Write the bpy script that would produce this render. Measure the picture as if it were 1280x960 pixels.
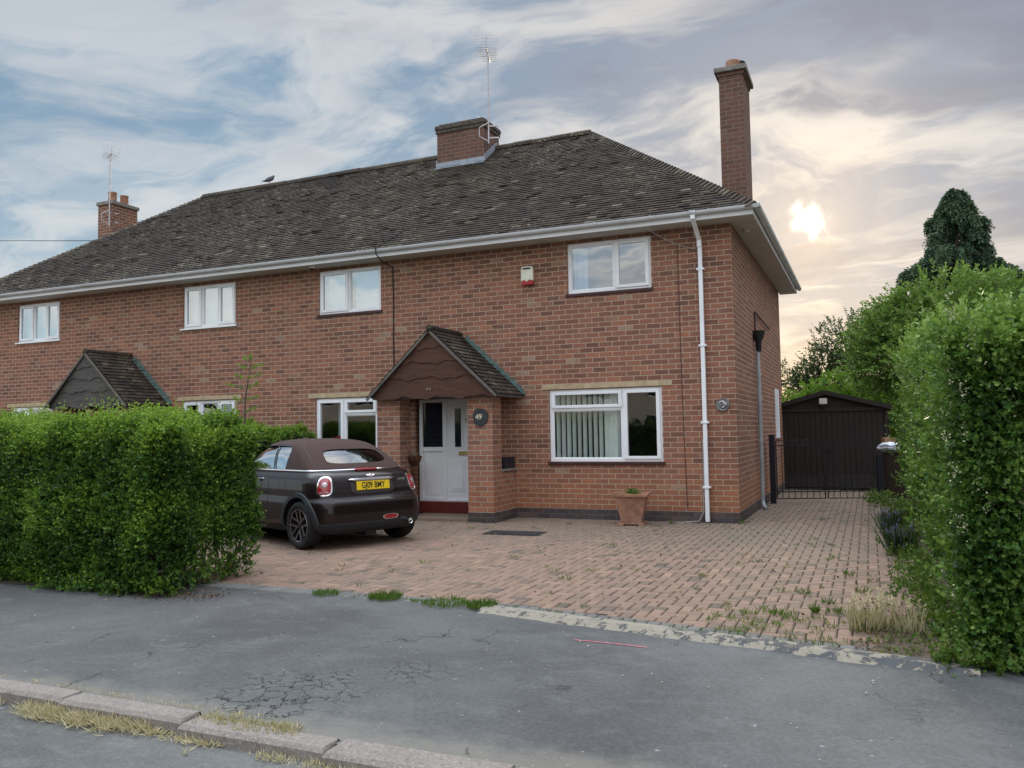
import bpy, bmesh, math, random
import numpy as np
from mathutils import Vector, Matrix
from mathutils.bvhtree import BVHTree
for o in list(bpy.data.objects): bpy.data.objects.remove(o)
random.seed(7); rng=np.random.default_rng(7)
SC=bpy.context.scene; COL=SC.collection
R=math.radians

# ---------------- camera ----------------
cam=bpy.data.cameras.new('camera'); co=bpy.data.objects.new('camera',cam); COL.objects.link(co)
f_,p_,r_,y_=1029.12,0.0575,0.0159,0.4078
fwd=Vector((-math.sin(y_)*math.cos(p_),math.cos(y_)*math.cos(p_),math.sin(p_)))
rt=Vector((math.cos(y_),math.sin(y_),0)); up=rt.cross(fwd)
R2=rt*math.cos(r_)-up*math.sin(r_); U2=up*math.cos(r_)+rt*math.sin(r_)
M=Matrix((R2,U2,-fwd)).transposed().to_4x4(); M.translation=Vector((1.8606,-12.9761,1.4584))
co.matrix_world=M
cam.sensor_width=36; cam.lens=f_/1280*36; cam.clip_start=.05; cam.clip_end=3000
SC.camera=co
SC.view_settings.view_transform='Standard'; SC.view_settings.look='None'
SC.view_settings.exposure=.72; SC.view_settings.gamma=1; SC.view_settings.use_curve_mapping=False

# ---------------- node helper ----------------
class NT:
    def __init__(s,nt): s.nt=nt
    def n(s,t,props=None,**inp):
        nd=s.nt.nodes.new(t)
        for k,v in (props or {}).items(): setattr(nd,k,v)
        for k,v in inp.items():
            key=int(k[1:]) if k[0]=='i' and k[1:].isdigit() else k.replace('_',' ')
            sock=nd.inputs[key]
            if isinstance(v,bpy.types.NodeSocket): s.nt.links.new(v,sock)
            else:
                if sock.type=='RGBA' and len(v)==3: v=(*v,1)
                sock.default_value=v
        return nd
    def math(s,op,a,b=0.0,c=0.0,clamp=False):
        return s.n('ShaderNodeMath',{'operation':op,'use_clamp':clamp},i0=a,i1=b,i2=c).outputs[0]
    def mix(s,f,a,b,blend='MIX'):
        nd=s.nt.nodes.new('ShaderNodeMix'); nd.data_type='RGBA'; nd.blend_type=blend
        for i,v in ((0,f),(6,a),(7,b)):
            if isinstance(v,bpy.types.NodeSocket): s.nt.links.new(v,nd.inputs[i])
            else: nd.inputs[i].default_value=v if i==0 else (*v,1)
        return nd.outputs[2]
    def ramp(s,f,stops,interp='LINEAR'):
        nd=s.nt.nodes.new('ShaderNodeValToRGB'); cr=nd.color_ramp; cr.interpolation=interp
        while len(cr.elements)<len(stops): cr.elements.new(.5)
        for e,(p,c) in zip(cr.elements,stops):
            e.position=p; e.color=(*c,1) if not isinstance(c,(int,float)) else (c,c,c,1)
        s.nt.links.new(f,nd.inputs[0]); return nd.outputs[0]
    def noise(s,v,scale,detail=4,rough=.55,dist=0,out=0):
        return s.n('ShaderNodeTexNoise',None,Vector=v,Scale=scale,Detail=detail,Roughness=rough,Distortion=dist).outputs[out]
    def sstep(s,v,a,b):
        return s.n('ShaderNodeMapRange',{'interpolation_type':'SMOOTHSTEP'},i0=v,i1=a,i2=b,i3=0.0,i4=1.0).outputs[0]
    def bump(s,h,strength=.5,dist=.01,normal=None):
        nd=s.n('ShaderNodeBump',None,Height=h,Strength=strength,Distance=dist)
        if normal: s.nt.links.new(normal,nd.inputs['Normal'])
        return nd.outputs[0]
    def mapping(s,v,scale=(1,1,1),loc=(0,0,0),rot=(0,0,0)):
        return s.n('ShaderNodeMapping',None,Vector=v,Location=loc,Rotation=rot,Scale=scale).outputs[0]

# ---------------- world ----------------
SUN=Vector((-.0524,.9708,.2342)).normalized()
w=bpy.data.worlds.new('World'); SC.world=w; w.use_nodes=True; w.node_tree.nodes.clear()
t=NT(w.node_tree)
d=t.n('ShaderNodeTexCoord').outputs['Generated']
sp=t.n('ShaderNodeSeparateXYZ',None,Vector=d)
dx,dy,dz=sp.outputs
sky=t.n('ShaderNodeTexSky',{'sky_type':'NISHITA','sun_disc':False,'sun_elevation':R(13.5),'sun_rotation':R(-3.1),'dust_density':1.5}).outputs[0]
zz=t.math('ADD',t.math('MAXIMUM',dz,0.0),.16)
px=t.math('DIVIDE',dx,zz); py=t.math('DIVIDE',dy,zz)
pv=t.n('ShaderNodeCombineXYZ',None,X=px,Y=py,Z=0.0).outputs[0]
rot=R(-52)
wrp=t.n('ShaderNodeVectorMath',{'operation':'SCALE'},i0=t.n('ShaderNodeVectorMath',{'operation':'SUBTRACT'},i0=t.noise(pv,.9,4,.5,0,1),i1=(.5,.5,.5)).outputs[0],Scale=1.1).outputs[0]
pw=t.n('ShaderNodeVectorMath',{'operation':'ADD'},i0=pv,i1=wrp).outputs[0]
mp=t.mapping(pw,(.75,1.7,1),(4.9,9.7,0),(0,0,rot))
n1=t.noise(mp,.95,11,.56,.25)
n2=t.noise(t.mapping(pw,(1.3,2.1,1),(11.8,17.7,0),(0,0,rot)),2.3,10,.62,.3)
n3=t.noise(t.mapping(pw,(.8,1.5,1),(9.6,16.9,0),(0,0,rot)),.75,6,.5,.2)
az=t.sstep(t.math('ADD',dx,t.math('MULTIPLY',t.math('SUBTRACT',n3,.5),.6)),-.66,-.22)
blue=t.mix(t.sstep(dz,.02,.42),(.44,.55,.62),(.20,.325,.46))
back=t.mix(az,blue,(.25,.30,.39))
cl=t.math('ADD',t.math('MULTIPLY',n1,.68),t.math('MULTIPLY',n2,.32))
cl=t.math('ADD',cl,t.math('MULTIPLY',az,.004))
clm=t.sstep(cl,.45,.56)
thick=t.sstep(cl,.52,.64)
hi=t.mix(az,(.66,.68,.69),(.55,.55,.56))
col=t.mix(t.math('MULTIPLY',clm,t.math('ADD',.75,t.math('MULTIPLY',az,.25))),back,hi)
dk=t.sstep(t.math('ADD',t.math('MULTIPLY',n2,.35),t.math('MULTIPLY',n3,.65)),.475,.58)
col=t.mix(t.math('MULTIPLY',dk,t.math('ADD',.12,t.math('MULTIPLY',az,.8))),col,(.20,.228,.31))
col=t.mix(t.math('MULTIPLY',t.math('MULTIPLY',thick,t.math('SUBTRACT',1.0,dk)),.5),col,(.74,.72,.69))
# sun glow behind thin cloud
dot=t.n('ShaderNodeVectorMath',{'operation':'DOT_PRODUCT'},i0=d,i1=tuple(SUN)).outputs['Value']
ang=t.math('ARCCOSINE',t.math('MINIMUM',dot,1.0))
ngl=t.noise(d,7,7,.6,.4)
ngf=t.noise(d,26,5,.6,.5)
angn=t.math('ADD',ang,t.math('ADD',t.math('MULTIPLY',t.math('SUBTRACT',ngl,.5),.19),t.math('MULTIPLY',t.math('SUBTRACT',ngf,.5),.06)))
g1=t.math('EXPONENT',t.math('MULTIPLY',t.math('POWER',t.math('DIVIDE',t.math('MAXIMUM',angn,0.0),.012),2.0),-1.0))
g2=t.math('EXPONENT',t.math('MULTIPLY',t.math('POWER',t.math('DIVIDE',angn,.062),2.0),-1.0))
g3=t.math('EXPONENT',t.math('MULTIPLY',ang,-7.0))
warmh=t.math('MULTIPLY',t.math('EXPONENT',t.math('MULTIPLY',dz,-15.0)),t.sstep(dy,.6,1.0))
def addc(a,f,c):
    return t.mix(f,a,c,'ADD')
col=t.mix(t.math('MULTIPLY',warmh,.85),col,(.80,.56,.34))
lit=t.math('MULTIPLY',clm,t.math('SUBTRACT',1.0,t.math('MULTIPLY',dk,.8)))
col=addc(col,t.math('MULTIPLY',g3,t.math('ADD',t.math('MULTIPLY',lit,1.0),.04)),(.21,.14,.06))
col=addc(col,t.math('MULTIPLY',g2,.45),(.58,.38,.16))
gl=t.n('ShaderNodeVectorMath',{'operation':'SCALE'},i0=(2.6,2.3,1.7),Scale=g1).outputs[0]
col=t.n('ShaderNodeVectorMath',{'operation':'ADD'},i0=col,i1=gl).outputs[0]
sk=t.n('ShaderNodeVectorMath',{'operation':'SCALE'},i0=sky,Scale=.008).outputs[0]
col=t.n('ShaderNodeVectorMath',{'operation':'ADD'},i0=col,i1=sk).outputs[0]
# unseen sky overhead and behind the viewer boosted to light the shaded front
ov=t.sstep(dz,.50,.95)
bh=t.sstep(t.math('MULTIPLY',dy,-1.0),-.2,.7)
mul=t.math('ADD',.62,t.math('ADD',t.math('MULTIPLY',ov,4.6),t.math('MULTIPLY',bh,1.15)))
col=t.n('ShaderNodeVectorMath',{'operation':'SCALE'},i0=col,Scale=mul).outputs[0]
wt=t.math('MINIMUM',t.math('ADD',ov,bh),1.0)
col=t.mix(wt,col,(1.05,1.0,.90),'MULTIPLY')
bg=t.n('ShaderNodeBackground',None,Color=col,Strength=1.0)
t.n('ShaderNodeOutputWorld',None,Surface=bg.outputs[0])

sl=bpy.data.lights.new('sun','SUN'); sl.energy=.9; sl.angle=R(10); sl.color=(1,.86,.68)
so=bpy.data.objects.new('sun',sl); COL.objects.link(so)
so.rotation_euler=SUN.to_track_quat('Z','Y').to_euler()

# ---------------- materials ----------------
def newmat(name):
    m=bpy.data.materials.new(name); m.use_nodes=True; nt=m.node_tree; nt.nodes.clear()
    T=NT(nt); b=T.n('ShaderNodeBsdfPrincipled'); o=T.n('ShaderNodeOutputMaterial',None,Surface=b.outputs[0])
    b.inputs['Specular IOR Level'].default_value=.4
    return m,T,b
def link(T,a,b): T.nt.links.new(a,b)
def UV(T): return T.n('ShaderNodeUVMap').outputs[0]
def OBJ(T): return T.n('ShaderNodeTexCoord').outputs['Object']
def TINT(T): return T.n('ShaderNodeAttribute',{'attribute_name':'tint'}).outputs['Fac']
def simple(name,c,rough=.6,metal=0,var=.15,vs=6,bump=0,bs=60,coat=0,spec=None,grime=None):
    m,T,b=newmat(name); o=OBJ(T)
    n=T.noise(o,vs,6,.6)
    col=T.mix(T.sstep(n,.3,.7),tuple(x*(1-var) for x in c),tuple(min(1,x*(1+var)) for x in c))
    if grime: col=T.mix(T.math('MULTIPLY',T.sstep(T.noise(o,2.3,8,.65),.5,.75),grime[0]),col,grime[1])
    link(T,col,b.inputs['Base Color']); b.inputs['Metallic'].default_value=metal
    rn=T.math('ADD',rough-.06,T.math('MULTIPLY',n,.12)); link(T,rn,b.inputs['Roughness'])
    if bump: link(T,T.bump(T.noise(o,bs,5,.6),bump,.004),b.inputs['Normal'])
    if coat: b.inputs['Coat Weight'].default_value=coat; b.inputs['Coat Roughness'].default_value=.03
    if spec is not None: b.inputs['Specular IOR Level'].default_value=spec
    return m
def brick(name,stops,mortar=(.47,.345,.25),orange=True,dirt=.25,roughb=.85):
    m,T,b=newmat(name); uv=UV(T)
    wob=T.n('ShaderNodeVectorMath',{'operation':'SCALE'},i0=T.n('ShaderNodeVectorMath',{'operation':'SUBTRACT'},i0=T.noise(uv,14,3,.5,0,1),i1=(.5,.5,.5)).outputs[0],Scale=.005).outputs[0]
    uvw=T.n('ShaderNodeVectorMath',{'operation':'ADD'},i0=uv,i1=wob).outputs[0]
    bt=T.n('ShaderNodeTexBrick',{'offset':.5,'squash':1.0},Vector=uvw,Color1=(0,0,0,1),Color2=(1,1,1,1),Mortar=(0,0,0,1),Scale=1.0,i5=.0074,i6=.12,i7=0.0,i8=.2286,i9=.083)
    # second brick lookup gives an independent random for weathering
    bt2=T.n('ShaderNodeTexBrick',{'offset':.5,'squash':1.0},Vector=T.mapping(uvw,loc=(.2286*37,.083*22,0)),Color1=(0,0,0,1),Color2=(1,1,1,1),Mortar=(0,0,0,1),Scale=1.0,i5=.0074,i6=.12,i7=0.0,i8=.2286,i9=.083)
    tint=bt.outputs[0]; fac=bt.outputs[1]
    big=T.noise(uv,.7,5,.6)
    tt=T.math('ADD',tint,T.math('MULTIPLY',T.math('SUBTRACT',big,.5),.5),clamp=True)
    c=T.ramp(tt,stops)
    c=T.mix(T.math('MULTIPLY',T.sstep(bt2.outputs[0],.6,1.0),.42),c,(.11,.05,.036))
    fine=T.noise(uv,75,5,.65)
    c=T.mix(T.math('MULTIPLY',T.sstep(fine,.42,.66),.42),c,(.36,.235,.18))
    c=T.mix(T.math('MULTIPLY',T.sstep(T.noise(uv,32,6,.7),.5,.68),.4),c,(.13,.065,.055))
    patch=T.noise(uv,2.1,6,.65,.4)
    c=T.mix(T.math('MULTIPLY',T.sstep(patch,.55,.72),dirt),c,(.32,.235,.185))
    if orange:
        sx=T.n('ShaderNodeSeparateXYZ',None,Vector=uv)
        low=T.math('SUBTRACT',1.0,T.sstep(T.math('ADD',sx.outputs[1],T.math('MULTIPLY',T.math('SUBTRACT',T.noise(uv,1.1,3),.5),.9)),.25,1.05))
        c=T.mix(T.math('MULTIPLY',low,.5),c,(.40,.155,.065))
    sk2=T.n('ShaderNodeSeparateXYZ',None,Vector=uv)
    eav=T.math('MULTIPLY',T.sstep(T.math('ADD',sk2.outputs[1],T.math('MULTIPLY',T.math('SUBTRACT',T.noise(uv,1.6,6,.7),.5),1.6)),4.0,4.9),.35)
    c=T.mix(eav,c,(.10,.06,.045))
    stn=T.sstep(T.noise(T.mapping(uv,(2.2,.55,1)),1.3,8,.7,.5),.56,.72); c=T.mix(T.math('MULTIPLY',stn,.32),c,(.13,.075,.055))
    mc=T.mix(T.noise(uv,5,6,.7),tuple(x*.72 for x in mortar),tuple(x*1.2 for x in mortar))
    col=T.mix(fac,c,mc)
    link(T,col,b.inputs['Base Color']); b.inputs['Roughness'].default_value=roughb
    b.inputs['Specular IOR Level'].default_value=.25
    h=T.math('ADD',T.math('MULTIPLY',fac,-1.0),T.math('ADD',T.math('MULTIPLY',fine,.35),T.math('MULTIPLY',bt2.outputs[0],.35)))
    link(T,T.bump(h,.9,.009),b.inputs['Normal'])
    return m
BR=[(0,(.145,.062,.044)),(.14,(.205,.083,.055)),(.34,(.25,.10,.064)),(.6,(.28,.112,.068)),(.8,(.315,.124,.071)),(.9,(.36,.14,.075)),(.95,(.27,.125,.082)),(.98,(.31,.18,.12)),(1,(.34,.24,.17))]
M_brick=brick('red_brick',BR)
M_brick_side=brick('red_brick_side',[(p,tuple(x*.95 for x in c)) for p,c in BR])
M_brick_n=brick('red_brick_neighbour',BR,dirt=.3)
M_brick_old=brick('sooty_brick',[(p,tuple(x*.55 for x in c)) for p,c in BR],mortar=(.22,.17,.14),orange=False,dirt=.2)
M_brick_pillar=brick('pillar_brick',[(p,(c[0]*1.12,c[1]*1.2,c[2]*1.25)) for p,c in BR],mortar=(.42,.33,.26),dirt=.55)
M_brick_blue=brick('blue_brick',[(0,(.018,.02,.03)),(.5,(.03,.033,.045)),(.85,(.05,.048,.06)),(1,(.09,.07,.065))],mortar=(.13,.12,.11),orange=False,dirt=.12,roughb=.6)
M_white=simple('white_plastic',(.84,.85,.87),.32,var=.03,vs=2,grime=(.25,(.5,.5,.48)))
M_gutter=simple('gutter_plastic',(.66,.68,.71),.38,var=.06,vs=3,grime=(.5,(.36,.36,.34)))
M_soffit=simple('soffit_board',(.62,.60,.56),.55,var=.06,vs=3,grime=(.35,(.38,.35,.3)))
M_sill=simple('plum_sill',(.055,.022,.022),.5,var=.2)
M_lintel=simple('cream_lintel',(.46,.36,.225),.85,var=.15,vs=8,bump=.4,grime=(.5,(.3,.23,.14)))
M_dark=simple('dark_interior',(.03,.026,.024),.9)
M_room=simple('room_wall',(.16,.14,.12),.9)
M_blind=simple('blind_fabric',(.80,.84,.78),.8,var=.04)
M_net=simple('net_fabric',(.50,.58,.62),.85,var=.08,vs=20)
M_lead=simple('lead_sheet',(.28,.31,.36),.5,var=.15,vs=9)
M_verd=simple('green_flashing',(.10,.16,.145),.6,var=.3,vs=12)
M_conc=simple('stone_cap',(.20,.185,.16),.9,var=.3,vs=14,bump=.6)
M_terra=simple('terracotta',(.36,.185,.12),.88,var=.25,vs=9,bump=.5,grime=(.6,(.36,.27,.21)))
M_black=simple('black_metal',(.012,.012,.014),.5,var=.3)
M_cable=simple('black_cable',(.02,.018,.018),.6)
M_grey=simple('grey_pipe',(.33,.35,.37),.5,var=.15,vs=4)
M_alu=simple('aluminium',(.45,.42,.42),.4,metal=.8)
M_board=None
def wood(name,a,b_,sc=(1,14,14),rough=.8):
    m,T,b=newmat(name); o=OBJ(T)
    g=T.noise(T.mapping(o,sc),3.5,8,.65,.8)
    c=T.ramp(g,[(.25,a),(.5,tuple((x+y)/2 for x,y in zip(a,b_))),(.75,b_)])
    knots=T.noise(o,2.2,4,.5,1.2)
    c=T.mix(T.math('MULTIPLY',T.sstep(knots,.58,.7),.6),c,tuple(x*.4 for x in a))
    link(T,c,b.inputs['Base Color']); b.inputs['Roughness'].default_value=rough
    link(T,T.bump(g,.6,.006),b.inputs['Normal']); return m
M_board=wood('brown_waney_board',(.035,.016,.010),(.13,.055,.034))
M_board_g=wood('grey_waney_board',(.018,.016,.015),(.15,.135,.12),(1,9,20))
M_barge=wood('weathered_edge',(.03,.026,.022),(.22,.20,.17),(14,14,14))
M_shed=wood('dark_brown_timber',(.009,.0055,.0045),(.021,.012,.0095),(14,14,1),.6)
def glass(name,refl=.10,tint=(.75,.82,.85)):
    m=bpy.data.materials.new(name); m.use_nodes=True; nt=m.node_tree; nt.nodes.clear(); T=NT(nt)
    tr=T.n('ShaderNodeBsdfTransparent',None,Color=(*tint,1))
    o=OBJ(T); nb=T.bump(T.noise(o,1.3,2,.4),.12,.03)
    gl=T.n('ShaderNodeBsdfGlossy',None,Color=(.95,.97,1,1),Roughness=.008); link(T,nb,gl.inputs['Normal'])
    fr=T.math('ADD',.045,T.math('MULTIPLY',T.math('POWER',T.n('ShaderNodeLayerWeight',None,Blend=.5).outputs['Facing'],4.0),.9))
    fa=T.math('ADD',T.math('MULTIPLY',fr,1.6),refl,clamp=True)
    mx=T.n('ShaderNodeMixShader',None,i0=fa,i1=tr.outputs[0],i2=gl.outputs[0])
    T.n('ShaderNodeOutputMaterial',None,Surface=mx.outputs[0]); return m
M_glass=glass('window_glass',.05,(.86,.9,.9))
M_glass_up=glass('upper_window_glass',.20,(.66,.78,.88))
M_carglass=glass('car_glass',.0,(.30,.42,.40))
M_carside=glass('car_side_glass',.5,(.5,.7,.68))
def leafmat(name,stops,trans=.35,rough=.42):
    m=bpy.data.materials.new(name); m.use_nodes=True; nt=m.node_tree; nt.nodes.clear(); T=NT(nt)
    ti=TINT(T); c=T.ramp(ti,stops)
    b=T.n('ShaderNodeBsdfPrincipled',None,Base_Color=c,Roughness=rough); b.inputs['Specular IOR Level'].default_value=.35
    c2=T.mix(.5,c,(.35,.5,.06),'MULTIPLY'); c3=T.mix(.45,c,(.16,.26,.02))
    tl=T.n('ShaderNodeBsdfTranslucent',None,Color=c3)
    mx=T.n('ShaderNodeMixShader',None,i0=trans,i1=b.outputs[0],i2=tl.outputs[0])
    T.n('ShaderNodeOutputMaterial',None,Surface=mx.outputs[0]); return m
M_privet=leafmat('privet_leaf',[(0,(.012,.028,.009)),(.3,(.030,.072,.016)),(.55,(.068,.155,.026)),(.78,(.155,.28,.035)),(1,(.32,.46,.06))])
M_privet2=leafmat('right_privet_leaf',[(0,(.014,.034,.012)),(.3,(.035,.085,.02)),(.55,(.075,.165,.03)),(.8,(.17,.29,.055)),(1,(.30,.42,.10))])
M_treeleaf=leafmat('tree_leaf',[(0,(.03,.062,.018)),(.4,(.08,.16,.032)),(.8,(.17,.28,.055)),(1,(.27,.40,.09))])
M_darkleaf=leafmat('dark_tree_leaf',[(0,(.012,.022,.012)),(.6,(.035,.06,.025)),(1,(.10,.12,.06))])
M_limeleaf=leafmat('lime_leaf',[(0,(.05,.11,.015)),(.6,(.14,.27,.03)),(1,(.24,.38,.05))],.5)
M_conif=leafmat('conifer_leaf',[(0,(.024,.046,.026)),(.6,(.07,.12,.062)),(1,(.14,.20,.10))],.1,.6)
M_drygrass=leafmat('dry_grass_blade',[(0,(.26,.24,.11)),(.35,(.55,.46,.27)),(1,(.85,.74,.52))],.35,.6)
M_weed=leafmat('weed_leaf',[(0,(.03,.07,.012)),(.6,(.09,.17,.025)),(.85,(.2,.25,.06)),(1,(.45,.38,.2))],.35,.5)
M_lav=leafmat('lavender_leaf',[(0,(.05,.09,.05)),(.6,(.12,.17,.09)),(.8,(.24,.16,.42)),(1,(.34,.26,.60))],.3,.6)
M_bark=wood('bark',(.05,.04,.03),(.14,.11,.085))
M_twig=wood('pale_twig',(.16,.12,.085),(.34,.27,.19))
M_inner=simple('hedge_shade_core',(.012,.017,.007),.95,var=.5,vs=30)  # solid dark core boxes block see-through; inner hedge shade put into their colour

# ---------------- mesh building ----------------
def link_obj(o,parent=None,**props):
    COL.objects.link(o)
    if parent is not None: o.parent=parent
    for k,v in props.items(): o[k]=v
    return o
def thing(name,label,cat,loc=(0,0,0),rz=0,group=None):
    o=bpy.data.objects.new(name,None); o.empty_display_size=.3; COL.objects.link(o); o.location=loc; o.rotation_euler=(0,0,rz)
    o['label']=label; o['category']=cat
    if group: o['group']=group
    return o
def tag(o,label,cat,group=None):
    o['label']=label; o['category']=cat
    if group: o['group']=group
    return o
def boxuv(me,off=(0,0,0)):
    uv=me.uv_layers.new(name='UVMap'); n=len(me.loops)
    if n==0: return
    vi=np.empty(n,np.int32); me.loops.foreach_get('vertex_index',vi)
    co_=np.empty(len(me.vertices)*3,np.float32); me.vertices.foreach_get('co',co_); co_=co_.reshape(-1,3)-np.array(off,np.float32)
    nn=np.empty(len(me.polygons)*3,np.float32); me.polygons.foreach_get('normal',nn); nn=np.abs(nn.reshape(-1,3))
    lt=np.empty(len(me.polygons),np.int32); me.polygons.foreach_get('loop_total',lt)
    ax=np.repeat(np.argmax(nn+np.array([0,.001,0]),1),lt)
    p=co_[vi]; out=np.empty((n,2),np.float32)
    for a,(i,j) in enumerate(((1,2),(0,2),(0,1))):
        k=ax==a; out[k,0]=p[k,i]; out[k,1]=p[k,j]
    uv.data.foreach_set('uv',out.ravel())
class MB:
    def __init__(s): s.v=[]; s.f=[]; s.t=[]; s.m=[]; s.cur=0; s.tint=.5
    def poly(s,pts):
        k=len(s.v); s.v+= [tuple(p) for p in pts]; s.f.append(tuple(range(k,k+len(pts)))); s.t.append(s.tint); s.m.append(s.cur)
    def faces(s,verts,faces):
        k=len(s.v); s.v+=[tuple(p) for p in verts]
        for f in faces: s.f.append(tuple(i+k for i in f)); s.t.append(s.tint); s.m.append(s.cur)
    def box(s,x0,x1,y0,y1,z0,z1):
        v=[(x,y,z) for z in(z0,z1) for y in(y0,y1) for x in(x0,x1)]
        s.faces(v,[(0,2,3,1),(4,5,7,6),(0,1,5,4),(2,6,7,3),(0,4,6,2),(1,3,7,5)])
    def obox(s,c,ux,uy,uz,hx,hy,hz):
        c=Vector(c); ux=Vector(ux).normalized(); uy=Vector(uy).normalized(); uz=Vector(uz).normalized()
        v=[c+ux*hx*a+uy*hy*b+uz*hz*g for g in(-1,1) for b in(-1,1) for a in(-1,1)]
        s.faces(v,[(0,2,3,1),(4,5,7,6),(0,1,5,4),(2,6,7,3),(0,4,6,2),(1,3,7,5)])
    def tube(s,path,r,n=8,cap=True):
        path=[Vector(p) for p in path]; rs=r if isinstance(r,(list,tuple)) else [r]*len(path)
        rings=[]; prev=None
        for i,p in enumerate(path):
            a=path[max(i-1,0)]; b=path[min(i+1,len(path)-1)]; d=(b-a).normalized()
            if prev is None:
                q=Vector((0,0,1)) if abs(d.z)<.9 else Vector((1,0,0)); u=d.cross(q).normalized()
            else: u=(prev-d*prev.dot(d)).normalized()
            prev=u; w_=d.cross(u)
            rings.append([p+(u*math.cos(2*math.pi*k/n)+w_*math.sin(2*math.pi*k/n))*rs[i] for k in range(n)])
        vs=[q for rg in rings for q in rg]; fs=[]
        for i in range(len(rings)-1):
            for k in range(n):
                a=i*n+k; b=i*n+(k+1)%n; fs.append((a,b,b+n,a+n))
        if cap: fs.append(tuple(range(n))[::-1]); fs.append(tuple((len(rings)-1)*n+k for k in range(n)))
        s.faces(vs,fs)
    def lathe(s,prof,c=(0,0,0),axis='Z',n=24):
        vs=[];fs=[]; c=Vector(c)
        for (r,h) in prof:
            for k in range(n):
                a=2*math.pi*k/n; x,y=r*math.cos(a),r*math.sin(a)
                vs.append(c+(Vector((x,y,h)) if axis=='Z' else Vector((x,h,y)) if axis=='Y' else Vector((h,x,y))))
        for i in range(len(prof)-1):
            for k in range(n):
                a=i*n+k;b=i*n+(k+1)%n; fs.append((a,b,b+n,a+n))
        s.faces(vs,fs)
    def prism(s,pts,vec):
        vec=Vector(vec); a=[Vector(p) for p in pts]; b=[p+vec for p in a]; n=len(a)
        s.faces(a+b,[tuple(range(n))[::-1],tuple(range(n,2*n))]+[(i,(i+1)%n,(i+1)%n+n,i+n) for i in range(n)])
    def build(s,name,mat,parent=None,smooth=False,bevel=0,uvo=(0,0,0),fix=True):
        me=bpy.data.meshes.new(name); me.from_pydata(s.v,[],s.f); me.update()
        if fix:
            bm=bmesh.new(); bm.from_mesh(me); bmesh.ops.recalc_face_normals(bm,faces=bm.faces); bm.to_mesh(me); bm.free()
        mats=mat if isinstance(mat,(list,tuple)) else [mat]
        for m in mats: me.materials.append(m)
        if len(mats)>1: me.polygons.foreach_set('material_index',s.m)
        at=me.attributes.new('tint','FLOAT','FACE'); at.data.foreach_set('value',s.t)
        boxuv(me,uvo)
        if smooth:
            me.polygons.foreach_set('use_smooth',[True]*len(me.polygons))
            try: me.set_sharp_from_angle(angle=R(40))
            except Exception: pass
        o=bpy.data.objects.new(name,me); link_obj(o,parent)
        if bevel:
            b=o.modifiers.new('bevel','BEVEL'); b.width=bevel; b.segments=2; b.limit_method='ANGLE'; b.angle_limit=R(40); b.harden_normals=False
        return o
def npmesh(name,verts,tris,tint,mat,parent=None,smooth=False,matidx=None):
    me=bpy.data.meshes.new(name); nv=len(verts); nt_=len(tris)
    me.vertices.add(nv); me.vertices.foreach_set('co',np.asarray(verts,np.float32).ravel())
    me.loops.add(nt_*3); me.loops.foreach_set('vertex_index',np.asarray(tris,np.int32).ravel())
    me.polygons.add(nt_); me.polygons.foreach_set('loop_start',np.arange(0,nt_*3,3,dtype=np.int32))
    me.polygons.foreach_set('loop_total',np.full(nt_,3,np.int32))
    me.update(calc_edges=True)
    at=me.attributes.new('tint','FLOAT','FACE'); at.data.foreach_set('value',np.asarray(tint,np.float32))
    mats=mat if isinstance(mat,(list,tuple)) else [mat]
    for m in mats: me.materials.append(m)
    if matidx is not None: me.polygons.foreach_set('material_index',np.asarray(matidx,np.int32))
    if smooth: me.polygons.foreach_set('use_smooth',np.ones(nt_,bool))
    o=bpy.data.objects.new(name,me); return link_obj(o,parent)
def unit(a): return a/(np.linalg.norm(a,axis=-1,keepdims=True)+1e-9)
def leaf_arrays(p,d,L,W,tint,fold=.25):
    n=len(p); r=rng.normal(size=(n,3)); s=unit(np.cross(d,r)); u=np.cross(s,d)
    L=L[:,None]; W=W[:,None]
    a=p; m=p+d*L*.45; b=p+d*L+u*L*-.12
    v=np.stack([a,m+s*W+u*W*fold,b,m-s*W+u*W*fold],1).reshape(-1,3)
    i=np.arange(n)[:,None]*4
    tr=np.concatenate([i+np.array([[0,1,2]]),i+np.array([[0,2,3]])],1).reshape(-1,3)
    return v,tr,np.repeat(tint,2)
def sprigs(p,d,nleaf,slen,L,W,tint,tvar=.12,tipbright=.25):
    """opposite leaf pairs along a short shoot"""
    P=[];D=[];T_=[];LL=[]
    n=len(p); ax=unit(np.cross(d,rng.normal(size=(n,3)))); ay=np.cross(ax,d)
    for k in range(nleaf):
        f=(k//2+1)/(nleaf/2); s=1 if k%2 else -1
        rot=(k//2)*1.57+rng.random(n)*.6
        side=(ax*np.cos(rot)[:,None]+ay*np.sin(rot)[:,None])*s
        P.append(p+d*(slen*f)[:,None]); D.append(unit(side*(1.0-.45*f)+d*(.5+.5*f)+rng.normal(size=(n,3))*.18))
        T_.append(np.clip(tint+tipbright*(f-.5)+rng.normal(size=n)*tvar,0,1)); LL.append(L*(1.1-.4*f)*(.75+.5*rng.random(n)))
    P=np.concatenate(P);D=np.concatenate(D);T_=np.concatenate(T_);LL=np.concatenate(LL)
    return leaf_arrays(P,D,LL,LL*W,T_)
def merge(lst):
    V=[];F=[];T_=[];k=0
    for v,f,t_ in lst:
        V.append(v);F.append(f+k);T_.append(t_);k+=len(v)
    return np.concatenate(V),np.concatenate(F),np.concatenate(T_)
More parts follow.
